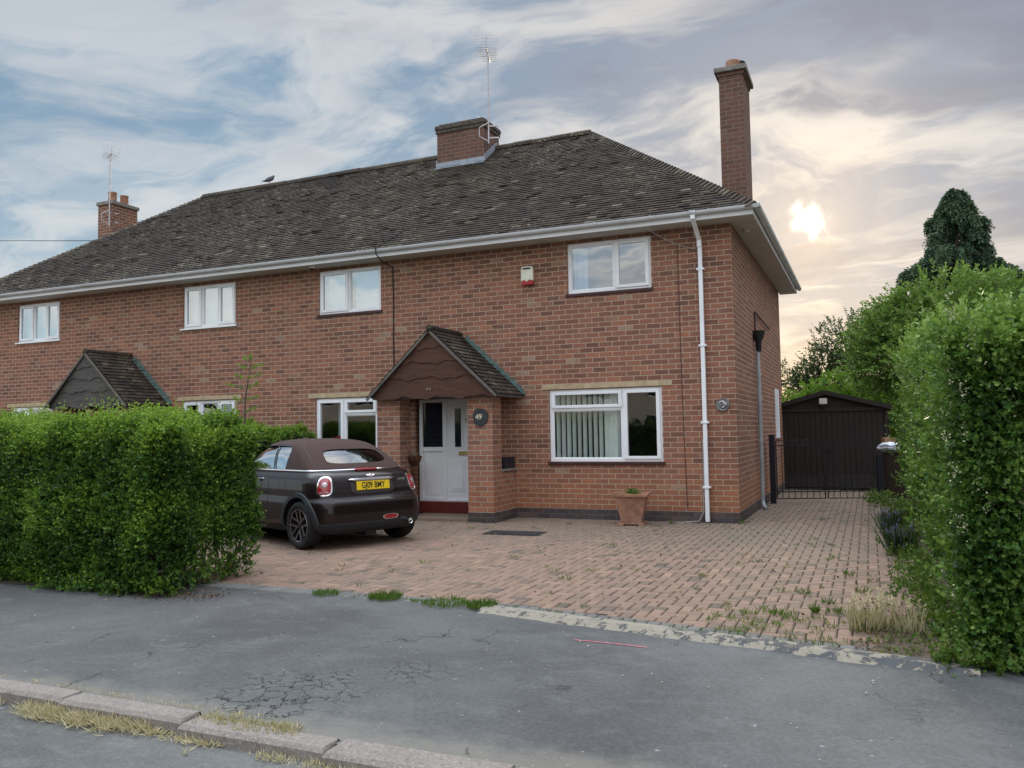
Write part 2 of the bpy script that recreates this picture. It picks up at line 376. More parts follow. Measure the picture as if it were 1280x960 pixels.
def vnoise(p,scale,seed=0):
    """cheap smooth 3D pseudo-noise 0..1"""
    q=p*scale+seed*13.7
    s=(np.sin(q[:,0]*1.7+np.sin(q[:,1]*1.3+1.1)*1.4)+np.sin(q[:,1]*1.9+np.sin(q[:,2]*1.5+.4)*1.3)+np.sin(q[:,2]*1.8+np.sin(q[:,0]*1.2+2.2)*1.5))
    return s/6+.5
def bake(o,name=None):
    dg=bpy.context.evaluated_depsgraph_get(); dg.update()
    me=bpy.data.meshes.new_from_object(o.evaluated_get(dg)); old=o.data; o.modifiers.clear(); o.data=me; return o
def text(name,s,size,ext,mat,parent,loc,mw,font_scale=(1,1),align='CENTER'):
    """letters; mw = 3x3 matrix columns (right, up, out)"""
    c=bpy.data.curves.new(name,'FONT'); c.body=s; c.size=size; c.extrude=ext; c.align_x=align; c.align_y='CENTER'; c.offset=size*.02
    o=bpy.data.objects.new(name,c); COL.objects.link(o)
    dg=bpy.context.evaluated_depsgraph_get(); dg.update(); me=bpy.data.meshes.new_from_object(o.evaluated_get(dg))
    bpy.data.objects.remove(o); bpy.data.curves.remove(c)
    me.transform(Matrix.Diagonal((font_scale[0],font_scale[1],1,1))); me.transform(mw.to_4x4()); me.transform(Matrix.Translation(loc))
    me.materials.clear(); me.materials.append(mat)
    for p in me.polygons: p.material_index=0
    o=bpy.data.objects.new(name,me); link_obj(o,parent); return o
# ---------------- ground, road, footway, drive ----------------
def struct(o): o['kind']='structure'; return o
def yk(x): return -6.70 if x<-1 else -6.70-.175*(x+1)
def asphalt(name,base,cracks=False,lines=True,rough_=.85):
    m,T,b=newmat(name); o=OBJ(T)
    big=T.noise(o,.55,6,.6,.5); mid=T.noise(T.mapping(o,(1,1.6,1)),2.4,8,.7,.6); fine=T.noise(o,110,4,.8); gr=T.noise(o,34,5,.85); agg=T.n('ShaderNodeTexVoronoi',None,Vector=o,Scale=95.0).outputs[0]
    c=T.mix(T.sstep(big,.35,.68),tuple(x*.66 for x in base),tuple(x*1.28 for x in base))
    c=T.mix(T.math('MULTIPLY',T.sstep(mid,.48,.72),.55),c,tuple(x*1.6 for x in base))
    c=T.mix(T.math('MULTIPLY',T.sstep(T.noise(o,6,8,.75),.5,.7),.35),c,tuple(x*.6 for x in base))
    c=T.mix(T.math('MULTIPLY',T.sstep(fine,.5,.75),.4),c,tuple(min(1,x*2.3) for x in base))
    c=T.mix(T.math('MULTIPLY',T.math('SUBTRACT',1.0,T.sstep(agg,.05,.3)),.35),c,tuple(x*.45 for x in base))
    c=T.mix(T.math('MULTIPLY',T.sstep(gr,.44,.62),.22),c,tuple(x*1.6 for x in base)); c=T.mix(T.math('MULTIPLY',T.sstep(gr,.56,.40),.28),c,tuple(x*.55 for x in base))
    sp_=T.noise(o,19,2,.5); c=T.mix(T.sstep(sp_,.73,.76),c,(.3,.3,.29))
    h=T.math('ADD',T.math('MULTIPLY',fine,.5),T.math('ADD',T.math('MULTIPLY',agg,.4),T.math('MULTIPLY',gr,1.2)))
    if cracks:
        dist=T.n('ShaderNodeVectorMath',{'operation':'SCALE'},i0=T.n('ShaderNodeVectorMath',{'operation':'SUBTRACT'},i0=T.noise(o,5,5,.6,0,1),i1=(.5,.5,.5)).outputs[0],Scale=.35).outputs[0]
        oo=T.n('ShaderNodeVectorMath',{'operation':'ADD'},i0=o,i1=dist).outputs[0]
        def vor(sc,w):
            v=T.n('ShaderNodeTexVoronoi',{'feature':'DISTANCE_TO_EDGE'},Vector=oo,Scale=sc).outputs[0]
            return T.math('SUBTRACT',1.0,T.sstep(v,w*.35,w))
        def blob(cx,cy,rx,ry):
            mp=T.mapping(o,(1/rx,1/ry,0),(-cx/rx,-cy/ry,0)); ln=T.n('ShaderNodeVectorMath',{'operation':'LENGTH'},i0=mp).outputs['Value']
            return T.math('SUBTRACT',1.0,T.sstep(T.math('ADD',ln,T.math('MULTIPLY',T.math('SUBTRACT',T.noise(o,4,5,.6),.5),1.8)),.55,1.3))
        def mx(a,b_): return T.math('MAXIMUM',a,b_)
        fine_c=vor(7.0,.030); m1=mx(blob(-1.22,-9.12,.42,.42),T.math('MULTIPLY',blob(-.75,-8.55,.22,.2),.6))
        ck=T.math('MULTIPLY',fine_c,m1)
        gate=T.sstep(T.noise(o,1.1,3,.6),.54,.62)
        ck=mx(ck,T.math('MULTIPLY',T.math('MULTIPLY',vor(.9,.0065),gate),.75))
        ck=mx(ck,T.math('MULTIPLY',T.math('MULTIPLY',vor(2.6,.010),T.sstep(T.noise(o,1.3,2,.5,0),.62,.70)),.5))
        # pale worn strip along the dropped kerb
        edge=T.n('ShaderNodeSeparateXYZ',None,Vector=o).outputs[1]
        worn=T.math('MULTIPLY',T.math('SUBTRACT',1.0,T.sstep(T.math('ADD',edge,T.math('MULTIPLY',T.math('SUBTRACT',T.noise(o,3,6,.7),.5),.5)),-9.55,-9.25)),.55)
        c=T.mix(worn,c,(.24,.22,.18))
        c=T.mix(T.math('MULTIPLY',m1,.10),c,(.20,.21,.22))
        c=T.mix(T.math('MULTIPLY',ck,.93),c,(.012,.012,.012))
        h=T.math('SUBTRACT',h,T.math('MULTIPLY',ck,4.0))
        link(T,T.bump(h,.8,.004),b.inputs['Normal'])
    else: link(T,T.bump(h,.8,.004),b.inputs['Normal'])
    link(T,c,b.inputs['Base Color']); b.inputs['Roughness'].default_value=rough_; b.inputs['Specular IOR Level'].default_value=.3
    return m
M_foot=asphalt('footway_asphalt',(.098,.099,.097),True)
M_road=asphalt('road_asphalt',(.128,.128,.122))
M_soil=simple('soil',(.10,.075,.05),.95,var=.5,vs=9,bump=1,bs=25)
M_sand=simple('jointing_sand',(.04,.04,.026),.95,var=.4,vs=5,bump=.8,bs=80)
M_kerb=None
m,T,b=newmat('concrete_kerb'); o_=OBJ(T)
c=T.mix(T.noise(o_,4,6,.7),(.165,.145,.128),(.29,.255,.22)); ag=T.noise(o_,70,3,.7); c=T.mix(T.math('MULTIPLY',T.sstep(ag,.5,.68),.55),c,(.46,.39,.35)); c=T.mix(T.math('MULTIPLY',T.sstep(T.noise(o_,28,5,.8),.52,.66),.65),c,(.12,.09,.08))
link(T,c,b.inputs['Base Color']); b.inputs['Roughness'].default_value=.9; link(T,T.bump(ag,.8,.005),b.inputs['Normal']); M_kerb=m
m,T,b=newmat('cream_and_tar_concrete'); o_=OBJ(T)
nn=T.noise(o_,7.5,10,.74,.6)
sx=T.n('ShaderNodeSeparateXYZ',None,Vector=o_)
thr=T.math('ADD',nn,T.math('MULTIPLY',T.sstep(sx.outputs[0],-.4,1.6),.085))
c=T.mix(T.sstep(thr,.56,.60),T.mix(T.noise(o_,14,6,.7),(.19,.17,.135),(.34,.305,.24)),T.mix(T.noise(o_,20,5),(.055,.058,.062),(.10,.105,.11)))
link(T,c,b.inputs['Base Color']); b.inputs['Roughness'].default_value=.9; link(T,T.bump(T.math('ADD',T.noise(o_,60,4,.6),T.math('MULTIPLY',T.sstep(thr,.56,.60),.8)),.8,.006),b.inputs['Normal']); M_dkerb=m

g=MB(); g.poly([(-400,-400,-.10),(400,-400,-.10),(400,400,-.10),(-400,400,-.10)]); struct(g.build('ground',M_soil))
g=MB(); g.poly([(-200,-17.5,-.06),(200,-17.5,-.06),(200,-9.6,-.06),(-200,-9.6,-.06)]); struct(g.build('road',M_road))
# footway sheet (north edge follows drive kerb)
g=MB(); xs=[-60,-12,-6,-4.2,-3,-2,-1,0,1,2,2.6,3.2,8,60]
for a,b_ in zip(xs,xs[1:]):
    ya=yk(a)-.14 if a<2.45 else -7.35; yb=yk(b_)-.14 if b_<2.45 else -7.35
    g.poly([(a,-9.66,-.004),(b_,-9.66,-.004),(b_,yb+.2,-.004),(a,ya+.2,-.004)])
struct(g.build('footway',M_foot))
# front garden soil below the hedges
g=MB(); g.poly([(-60,-7.5,.003),(-4.15,-7.25,.003),(-4.6,-5.9,.003),(-60,-5.6,.003)]); g.poly([(2.38,-7.22,.003),(40,-7.22,.003),(40,14,.003),(2.2,14,.003)])
g.poly([(-60,-5.6,-.02),(-7.2,-5.6,-.02),(-7.2,0,-.02),(-60,0,-.02)]); g.poly([(-60,.1,-.02),(60,.1,-.02),(60,60,-.02),(-60,60,-.02)])
g.poly([(1.75,-7.17,.004),(2.5,-7.25,.004),(2.5,-5.0,.004),(2.3,-4.9,.004),(2.15,-5.7,.004),(1.9,-6.3,.004),(1.95,-6.7,.004)]); struct(g.build('garden_soil',M_soil))
# drive kerb strip, sloping
g=MB(); prev=None
for i in range(26):
    x=-1.1+i*(3.5/25); y0=yk(x)-.02; wv=.013*math.sin(i*2.1)+.01*math.sin(i*.9)
    cur=[(x,y0+.02,.004),(x,y0,.030),(x,y0-.12+wv,.027),(x,y0-.20+wv,-.012)]
    if prev:
        for k in range(3): g.poly([prev[k],prev[k+1],cur[k+1],cur[k]])
    prev=cur
struct(g.build('drive_kerb',M_dkerb,smooth=True))
# road kerb stones
def ykr(x): return -9.52-.0*x
g=MB(); x=-14.0
while x<6:
    L=.9; gap=.012
    if x<-1.25:
        y1=-9.53-.035*max(0,min(1,(x+4)/2.8))*3; z=.022 if x<-2 else .012; wd=.14
        s=MB()
    else: y1=-9.60; z=.004; wd=.19
    zs=z+random.uniform(-.004,.004); j=random.uniform(-.008,.008)
    a=(x+gap/2,x+L-gap/2)
    v0=.012
    # chamfered top
    g.faces([(a[0],y1-wd+j,-.12),(a[1],y1-wd+j,-.12),(a[1],y1-wd+j,zs-.02),(a[0],y1-wd+j,zs-.02),(a[0]+v0,y1-wd+j+.02,zs),(a[1]-v0,y1-wd+j+.02,zs),(a[1]-v0,y1+j,zs),(a[0]+v0,y1+j,zs),(a[0],y1+j,-.1),(a[1],y1+j,-.1),(a[0],y1+j,zs-.012),(a[1],y1+j,zs-.012)],
      [(0,1,2,3),(3,2,5,4),(4,5,6,7),(7,6,11,10),(10,11,9,8),(0,3,4,7,10,8),(1,9,11,6,5,2)])
    x+=L
struct(g.build('road_kerb',M_kerb))
# block paving: every block modelled
m,T,b=newmat('block_paving'); ti=TINT(T); o_=OBJ(T)
c=T.ramp(ti,[(0,(.11,.09,.07)),(.2,(.165,.122,.092)),(.45,(.225,.152,.112)),(.7,(.265,.172,.125)),(.88,(.315,.20,.145)),(.9,(.105,.108,.105)),(1,(.17,.17,.16))])
c=T.mix(T.math('MULTIPLY',T.sstep(T.noise(o_,90,4,.7),.45,.7),.3),c,(.36,.27,.22))
st=T.noise(o_,.45,5,.6,.3)
sy=T.n('ShaderNodeSeparateXYZ',None,Vector=o_)
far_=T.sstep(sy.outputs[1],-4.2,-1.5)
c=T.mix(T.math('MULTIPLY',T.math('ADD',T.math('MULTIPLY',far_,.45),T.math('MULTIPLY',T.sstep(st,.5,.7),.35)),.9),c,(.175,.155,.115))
c=T.mix(T.math('MULTIPLY',T.sstep(T.noise(o_,4.5,7,.7),.56,.75),.45),c,(.16,.15,.105))
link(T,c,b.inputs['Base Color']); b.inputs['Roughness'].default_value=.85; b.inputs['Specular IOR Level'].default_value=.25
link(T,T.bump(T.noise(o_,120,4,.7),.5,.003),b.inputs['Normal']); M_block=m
g=MB(); g.poly([(-7.4,-6.75,-.012),(-1,-6.75,-.012),(2.5,-7.3,-.012),(2.5,8,-.012),(-7.4,8,-.012)]); struct(g.build('drive_bed',M_sand))
g=MB()
def paver(x0,x1,y0,y1,tint,dirx=None):
    j=.005; h=random.gauss(0,.0012); tx=random.gauss(0,.006); ty=random.gauss(0,.006); ch=.010
    cx,cy=(x0+x1)/2,(y0+y1)/2; rz=random.gauss(0,.008)
    def P(x,y,z):
        u,v=x-cx,y-cy; return (cx+u*math.cos(rz)-v*math.sin(rz),cy+u*math.sin(rz)+v*math.cos(rz),z+h+u*tx+v*ty)
    a,b_,c_,d_=x0+j,x1-j,y0+j,y1-j
    o=[P(a,c_,-.012),P(b_,c_,-.012),P(b_,d_,-.012),P(a,d_,-.012),P(a,c_,-.007),P(b_,c_,-.007),P(b_,d_,-.007),P(a,d_,-.007),P(a+ch,c_+ch,0),P(b_-ch,c_+ch,0),P(b_-ch,d_-ch,0),P(a+ch,d_-ch,0)]
    g.tint=tint; g.faces(o,[(8,9,10,11),(4,5,9,8),(5,6,10,9),(6,7,11,10),(7,4,8,11),(0,1,5,4),(1,2,6,5),(2,3,7,6),(3,0,4,7)])
W_=.1
def excluded(x,y):
    if y>-.0 and x<0.02: return True
    if -5.95<x<-3.68 and y>-.92: return not (-5.4<x<-4.2 and y<-.0)
    return False
for a in range(-74,26):
    for b_ in range(-72,80):
        dd=(a-b_)%4
        if dd==0: x0,x1,y0,y1=a*W_,(a+2)*W_,b_*W_,(b_+1)*W_
        elif dd==3: x0,x1,y0,y1=a*W_,(a+1)*W_,b_*W_,(b_+2)*W_
        else: continue
        if x1>2.42 or x0<-7.3 or excluded((x0+x1)/2,(y0+y1)/2) or y1>7.4: continue
        lim=yk((x0+x1)/2)+.21
        if y1<lim+.04: continue
        y0=max(y0,lim+.002)
        tint=max(0,min(.88,random.gauss(.5,.15)))
        if random.random()<.04: tint=random.uniform(0,.2)
        paver(x0,x1,y0,y1,tint)
x=-7.3
while x<2.35:     # charcoal border course
    yb=yk(x+.052); paver(x,x+.105,yb+.003,yb+.21,random.uniform(.91,1)); x+=.105
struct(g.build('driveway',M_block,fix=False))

# ---------------- house pieces ----------------
SL=.74; AL=math.atan(SL); LS=5.13
m,T,b=newmat('roof_tile'); ti=TINT(T); o_=OBJ(T)
c=T.ramp(ti,[(0,(.021,.015,.012)),(.3,(.033,.024,.018)),(.55,(.047,.034,.024)),(.75,(.064,.048,.031)),(.88,(.09,.07,.045)),(.96,(.15,.13,.10)),(1,(.16,.085,.06))])
c=T.mix(T.math('MULTIPLY',T.sstep(T.noise(o_,1.1,6,.65),.5,.7),.4),c,(.095,.083,.055))
c=T.mix(T.math('MULTIPLY',T.sstep(T.noise(o_,38,4,.7),.56,.7),.35),c,(.13,.11,.08))
fk=T.noise(T.mapping(o_,(1,1.3,1.3)),17,3,.6); fg=T.sstep(T.noise(o_,.55,5,.6),.42,.62)
fm=T.math('MULTIPLY',T.sstep(T.math('ADD',fk,T.math('MULTIPLY',fg,.05)),.635,.665),T.math('ADD',.25,T.math('MULTIPLY',fg,.6)))
c=T.mix(fm,c,T.mix(T.noise(o_,9,2),(.20,.16,.085),(.27,.25,.21)))
link(T,c,b.inputs['Base Color']); b.inputs['Roughness'].default_value=.85; b.inputs['Specular IOR Level'].default_value=.3; link(T,T.bump(T.noise(o_,60,4,.6),.6,.005),b.inputs['Normal']); M_tile=m
def tiles(mb,O,U,S,Ncols,rows,lim,tw=.168,gauge=.1,tintf=None,th=.016):
    """plain tiles: O eave origin, U along the eave, S up the slope; lim(v)->(umin,umax)"""
    O=Vector(O);U=Vector(U).normalized();S=Vector(S).normalized();Nn=U.cross(S).normalized()
    if Nn.z<0: Nn=-Nn
    for r in range(rows):
        v0=r*gauge; a,b_=lim(v0+gauge*.5)
        if b_<=a: continue
        off=(r%2)*tw*.5; k0=int((a-off)/tw)-1
        u=off+k0*tw
        while u<b_:
            u0,u1=max(u,a),min(u+tw,b_); u+=tw
            if u1-u0<.015: continue
            lift=abs(random.gauss(0,.004))+(.012 if random.random()<.03 else 0); sk=random.gauss(0,.003)
            t0=th+lift; g_=.0025
            A=O+U*(u0+g_)+S*(v0+sk); B=O+U*(u1-g_)+S*(v0-sk); C=B+S*(gauge*1.05); D=A+S*(gauge*1.05)
            A1=A+Nn*(t0+random.gauss(0,.002)); B1=B+Nn*(t0+random.gauss(0,.002)); C1=C+Nn*.002; D1=D+Nn*.002
            mb.tint=tintf(u0,v0) if tintf else random.random()*.7
            mb.faces([A1,B1,C1,D1,A,B],[(0,1,2,3),(4,5,1,0),(4,0,3),(5,2,1)])
def tri_tint(u,v,X0=0):
    x=X0+u; band=math.exp(-((v-1.3-.5*math.sin(x*.7))/1.3)**2)
    t_=random.gauss(.38,.15)
    if random.random()<.05*band+.01: t_=random.uniform(.82,.97)
    if -11.2<x<-9.6 and v>4.1+.5*abs(x+9.7): t_=random.gauss(.15,.08)
    if -7.9<x<-5.2 and v>2.5 and random.random()<.4: t_+=.28
    return max(0,min(.975,t_))
def slab_roof(parent,name,polys):
    g=MB()
    for p in polys: g.poly(p)
    return g.build(name,M_dark,parent,fix=False)
def window(parent,x0,x1,z0,z1,mull,label=None,sashes=(),transoms=(),sill='white',gm=None,y=.03,fr=.058,openx=None):
    """mull: list of x of mullions; cells between them; transoms {cell:z}; sashes: (cell,part) where sash frame stands proud"""
    gm=gm or M_glass
    g=MB(); yb=y+.07
    g.box(x0,x0+fr,y,yb,z0,z1); g.box(x1-fr,x1,y,yb,z0,z1); g.box(x0+fr,x1-fr,y,yb,z0,z0+fr); g.box(x0+fr,x1-fr,y,yb,z1-fr,z1)
    xs_=[x0]+list(mull)+[x1]
    for mx_ in mull: g.box(mx_-.032,mx_+.032,y+.001,yb,z0+fr,z1-fr)
    cells=[]
    for i in range(len(xs_)-1):
        a=xs_[i]+(fr if i==0 else .032); b_=xs_[i+1]-(fr if i==len(xs_)-2 else .032)
        tz=dict(transoms).get(i)
        if tz: g.box(a,b_,y+.002,yb,tz-.032,tz+.032); cells+=[(i,0,a,b_,z0+fr,tz-.032),(i,1,a,b_,tz+.032,z1-fr)]
        else: cells.append((i,0,a,b_,z0+fr,z1-fr))
    win=g.build('window',M_white,parent,bevel=.006)
    if label: win['label']=label
    for (i,k,a,b_,c_,d_) in cells:
        inset=0
        if (i,k) in sashes:
            s=MB(); e=.018; w_=.05; yy=y-.022
            s.box(a-e,a+w_-e+.01,yy,yb-.02,c_-e,d_+e); s.box(b_-w_+e-.01,b_+e,yy,yb-.02,c_-e,d_+e); s.box(a+w_-e+.01,b_-w_+e-.01,yy,yb-.02,c_-e,c_+w_-e); s.box(a+w_-e+.01,b_-w_+e-.01,yy,yb-.02,d_-w_+e,d_+e)
            sh=s.build('sash',M_white,win,bevel=.006); inset=.03
        else:
            s=MB(); w_=.014
            s.box(a,a+w_,y+.018,yb-.03,c_,d_); s.box(b_-w_,b_,y+.018,yb-.03,c_,d_); s.box(a+w_,b_-w_,y+.018,yb-.03,c_,c_+w_); s.box(a+w_,b_-w_,y+.018,yb-.03,d_-w_,d_); s.build('glazing_bead',M_white,win)
        p=MB(); yy=y+.03 if inset==0 else y+.005
        p.poly([(a+inset*.6,yy,c_+inset*.6),(b_-inset*.6,yy,c_+inset*.6),(b_-inset*.6,yy,d_-inset*.6),(a+inset*.6,yy,d_-inset*.6)]); p.build('pane',gm,win)
    s=MB()
    if sill=='white': s.box(x0-.045,x1+.045,y-.075,y+.02,z0-.034,z0-.002); s.build('sill',M_white,win,bevel=.006)
    else: s.box(x0-.03,x1+.03,y-.06,y+.03,z0-.05,z0-.002); s.build('sill',M_sill,win,bevel=.004)
    return win
def blind(win,x0,x1,z0,z1,y=.2,pitch=.1,open_=.6,mat=None,top=True):
    g=MB(); x=x0
    while x<x1-.01:
        a=open_+random.gauss(0,.05); c,s=math.cos(a)*.044,math.sin(a)*.044
        g.poly([(x-c,y-s,z0),(x+c,y+s,z0),(x+c,y+s,z1),(x-c,y-s,z1)]); x+=pitch
    if top: g.box(x0-.04,x1,y-.02,y+.02,z1,z1+.04)
    return g.build('vertical_blind',mat or M_blind,win,fix=False)
def net(win,x0,x1,z0,z1,y=.17,mat=None,name='net_curtain',amp=.012,step=.02):
    g=MB(); n=int((x1-x0)/step); pts=[(x0+i*step,y+amp*math.sin(i*1.3)+amp*.5*math.sin(i*.47)) for i in range(n+1)]
    for (a,b_) in zip(pts,pts[1:]): g.poly([(a[0],a[1],z0),(b_[0],b_[1],z0),(b_[0],b_[1],z1),(a[0],a[1],z1)])
    return g.build(name,mat or M_net,win,smooth=True,fix=False)
def wall_with_holes(mb,x0,x1,z0,z1,holes,y=0,thick=.1):
    xs_=sorted({x0,x1,*[h[0] for h in holes],*[h[1] for h in holes]}); zs=sorted({z0,z1,*[h[2] for h in holes],*[h[3] for h in holes]})
    for a,b_ in zip(xs_,xs_[1:]):
        for c_,d_ in zip(zs,zs[1:]):
            cx,cz=(a+b_)/2,(c_+d_)/2
            if any(h[0]<cx<h[1] and h[2]<cz<h[3] for h in holes): continue
            mb.poly([(a,y,c_),(b_,y,c_),(b_,y,d_),(a,y,d_)])
    for h in holes:
        a,b_,c_,d_=h
        mb.poly([(a,y,c_),(a,y,d_),(a,y+thick,d_),(a,y+thick,c_)]); mb.poly([(b_,y,c_),(b_,y+thick,c_),(b_,y+thick,d_),(b_,y,d_)])
        mb.poly([(a,y,d_),(b_,y,d_),(b_,y+thick,d_),(a,y+thick,d_)]); mb.poly([(a,y,c_),(a,y+thick,c_),(b_,y+thick,c_),(b_,y,c_)])
YE,ZE=-.43,4.775    # tile edge at eave
D_=7.41; YR=3.7; ZR=ZE+SL*(YR-YE)

def house(right):
    if right: H=thing('semi_detached_house','right half of the brick pair, with tall end chimney and brown timber porch','house')
    else: H=thing('semi_detached_house','left half of the brick pair, with grey weathered porch gable and small three-pane upper windows','house',(-17.6,0,0))
    X0,X1=(-8.8,0) if right else (-17.6,-8.8)
    ox=0 if right else -17.6
    class B(MB):
        def build(s,name,mat,parent=None,**k):
            s.v=[(a-ox,b_,c_) for a,b_,c_ in s.v]; uo=k.pop('uvo',(0,0,0))
            return MB.build(s,name,mat,parent if parent is not None else H,uvo=(uo[0]-ox,uo[1],uo[2]),**k)
    return H,X0,X1,ox,B
WINR=dict(U1=(-2.70,-1.27,3.74,4.59),U2=(-7.77,-6.37,3.75,4.59),G1=(-3.07,-1.15,.94,2.14),G2=(-7.85,-6.46,.94,2.14))
WINL=dict(U1=(-11.21,-9.81,3.70,4.58),U2=(-16.29,-14.9,3.70,4.58),G1=(-11.21,-9.81,.96,2.19),G2=(-16.43,-15.1,.96,2.19))
for right in (True,False):
    H,X0,X1,ox,B=house(right)
    # everything below builds in world coordinates, then shifts by ox through a child-offset trick
    _MB=MB
    wins=WINR if right else WINL
    door=(-5.66,-4.12,0,2.08) if right else (-13.5,-12.2,0,2.08)
    holes=[v for v in wins.values()]+[door]
    g=B(); g.cur=0; wall_with_holes(g,X0,X1,.166,4.66,holes[:4]+[(door[0],door[1],.166,door[3])])
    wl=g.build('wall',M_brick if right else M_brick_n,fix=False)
    g=B()
    if right: g.poly([(0,0,.166),(0,D_,.166),(0,D_,4.66),(0,0,4.66)])
    else: g.poly([(X0,0,.166),(X0,D_,.166),(X0,D_,4.66),(X0,0,4.66)])
    g.v=[(x,y,min(z,4.66+.001)) for x,y,z in g.v]; g.poly([(X0,D_,0),(X1,D_,0),(X1,D_,4.66),(X0,D_,4.66)])
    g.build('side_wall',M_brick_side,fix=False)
    g=B()
    for a,b_ in ((X0,door[0]),(door[1],X1)): g.box(a,b_+(.004 if b_==0 else 0),-.006,.05,-.03,.166)
    if right: g.box(-.05,.006,.05,D_,-.03,.166)
    g.build('plinth',M_brick_blue)
    # dark rooms
    g=B(); g.box(X0+.05,X1-.12,.12,D_-.1,-.02,.0); g.box(X0+.05,X1-.12,.3,D_-.1,2.35,2.45); g.box(X0+.05,X0+.1,.12,D_-.1,0,4.6) ; g.box((X0+X1)/2+.9,(X0+X1)/2+1.0,.12,D_-.1,0,4.6); g.box(X0,X1-.1,3.2,3.3,0,4.6); g.box(X0,X1-.1,.12,3.2,4.6,4.63)
    g.build('interior',M_room)
    # windows
    P=H
    def addwin(*a,**k):
        w_=window(H,*a,**k)
        return w_
    sx=-ox
    if right:
        w1=window(H,*WINR['U1'],mull=[-1.88],sashes=[(1,0)],sill='dark',gm=M_glass_up); net(w1,-2.63,-2.38,3.8,4.53)
        w1['label']='upper window with one slim net curtain, nearest the drainpipe'
        g=MB(); g.poly([(-2.65,1.2,3.76),(-1.3,1.2,3.76),(-1.3,1.2,4.6),(-2.65,1.2,4.6)])
        w2=window(H,*WINR['U2'],mull=[-7.095],sashes=[(0,0)],sill='dark',gm=M_glass_up); blind(w2,-7.0,-6.42,3.8,4.53,pitch=.089,open_=.12,mat=M_net); net(w2,-7.7,-7.13,3.8,4.53)
        w3=window(H,*WINR['G1'],mull=[-1.80],transoms=[(0,1.815)],sashes=[(0,1),(1,0)],sill='dark'); blind(w3,-2.97,-2.05,.99,2.06,y=.17,pitch=.094,open_=1.05); net(w3,-2.12,-1.9,.99,2.06,y=.19,mat=M_blind,name='bunched_blind',amp=.02)
        w4=window(H,*WINR['G2'],mull=[-7.21],transoms=[(1,1.84)],sashes=[(1,1),(0,0)],sill='dark')
        net(w4,-7.5,-7.28,.99,2.08,y=.25,amp=.02); net(w4,-6.62,-6.5,.99,2.08,y=.2,amp=.02)
        vs=MB(); vs.lathe([(.05,1.0),(.075,1.08),(.08,1.2),(.06,1.26)],(-7.44,.2,0),n=12); 
        vase=vs.build('flower_vase',M_white); tag(vase,'pale vase of red flowers inside the window above the car','vase')
        fl=MB()
        for k in range(60):
            a=random.random()*6.28; r=random.random()**.5*.13; c=Vector((-7.44+r*math.cos(a),.2+r*.5*math.sin(a),1.34+random.uniform(-.05,.07)*(1.1-r*4)))
            fl.tint=random.random(); fl.obox(c,(1,random.random(),0),(0,1,random.random()),(random.random(),0,1),.02,.02,.012)
        M_red=simple('red_petal',(.32,.012,.03),.6,var=.4); fl.build('flower_head',M_red,vase)
    else:
        for nm in ('U1','U2'):
            a=WINL[nm]; m1=-10.72 if nm=='U1' else -15.78; m2=-10.28 if nm=='U1' else -15.36
            b4=(a[0]-ox,a[1]-ox,a[2],a[3])
            w_=window(H,*b4,mull=[m1-ox,m2-ox],sashes=[(0,0),(2,0)],gm=M_glass_up)
            net(w_,b4[0]+.05,b4[1]-.05,3.76,4.52,y=.17)
            w_['label']='upper three-pane window nearer the middle of the pair' if nm=='U1' else 'upper three-pane window at the left edge'
        for nm in ('G1','G2'):
            a=WINL[nm]; b4=(a[0]-ox,a[1]-ox,a[2],a[3]); wd=b4[1]-b4[0]
            w_=window(H,*b4,mull=[b4[0]+wd*.34,b4[0]+wd*.68],sashes=[(0,0),(2,0)]) if nm=='G1' else window(H,*b4,mull=[b4[0]+wd*.36],sashes=[(0,0)])
            net(w_,b4[0]+.08,b4[1]-.08,1.0,1.9,y=.3)
    # lintels over ground windows
    for (a,b_,z) in (((-3.2,-.98,2.145),(-8.02,-6.3,2.145)) if right else ((-11.35,-9.66,2.195),(-16.6,-15.0,2.195))):
        g=B(); g.box(a,b_,-.012,.09,z+.004,z+.085); g.build('lintel',M_lintel,bevel=.004)
    # roof: base slopes
    g=B(); e=.41
    if right:
        g.poly([(X0,YE,ZE),(.38,YE,ZE),(-3.4,YR,ZR),(X0,YR,ZR)]); g.poly([(.38,YE,ZE),(.38,D_+.4,ZE),(-3.4,YR,ZR)]); g.poly([(X0,D_+.4,ZE),(X0,YR,ZR),(-3.4,YR,ZR),(.38,D_+.4,ZE)])
        g.box(X0,.36,YE+.03,D_+.38,ZE-.02,ZE-.012)
    else:
        g.poly([(X0-.38,YE,ZE),(X1,YE,ZE),(X1,YR,ZR),(-14.2,YR,ZR)]); g.poly([(X0-.38,YE,ZE),(-14.2,YR,ZR),(X0-.38,D_+.4,ZE)]); g.poly([(X1,D_+.4,ZE),(X0-.38,D_+.4,ZE),(-14.2,YR,ZR),(X1,YR,ZR)])
        g.box(X0-.36,X1,YE+.03,D_+.38,ZE-.02,ZE-.012)
    roof=g.build('roof',M_tile,fix=False)
    g=B(); S_=(0,math.cos(AL),math.sin(AL)); rows=int((YR-YE)/math.cos(AL)/.1)+1; Lr=(YR-YE)/math.cos(AL)
    if right: tiles(g,(X0,YE-.02,ZE+.006),(1,0,0),S_,0,rows,lambda v:(0,9.18-3.78*v/Lr),tintf=lambda u,v:tri_tint(u,v,-8.8))
    else: tiles(g,(X0-.38,YE-.02,ZE+.006),(1,0,0),S_,0,rows,lambda v:(3.78*v/Lr,9.18),tintf=lambda u,v:tri_tint(u,v,-17.98))
    Lh=math.hypot(3.78,ZR-ZE)
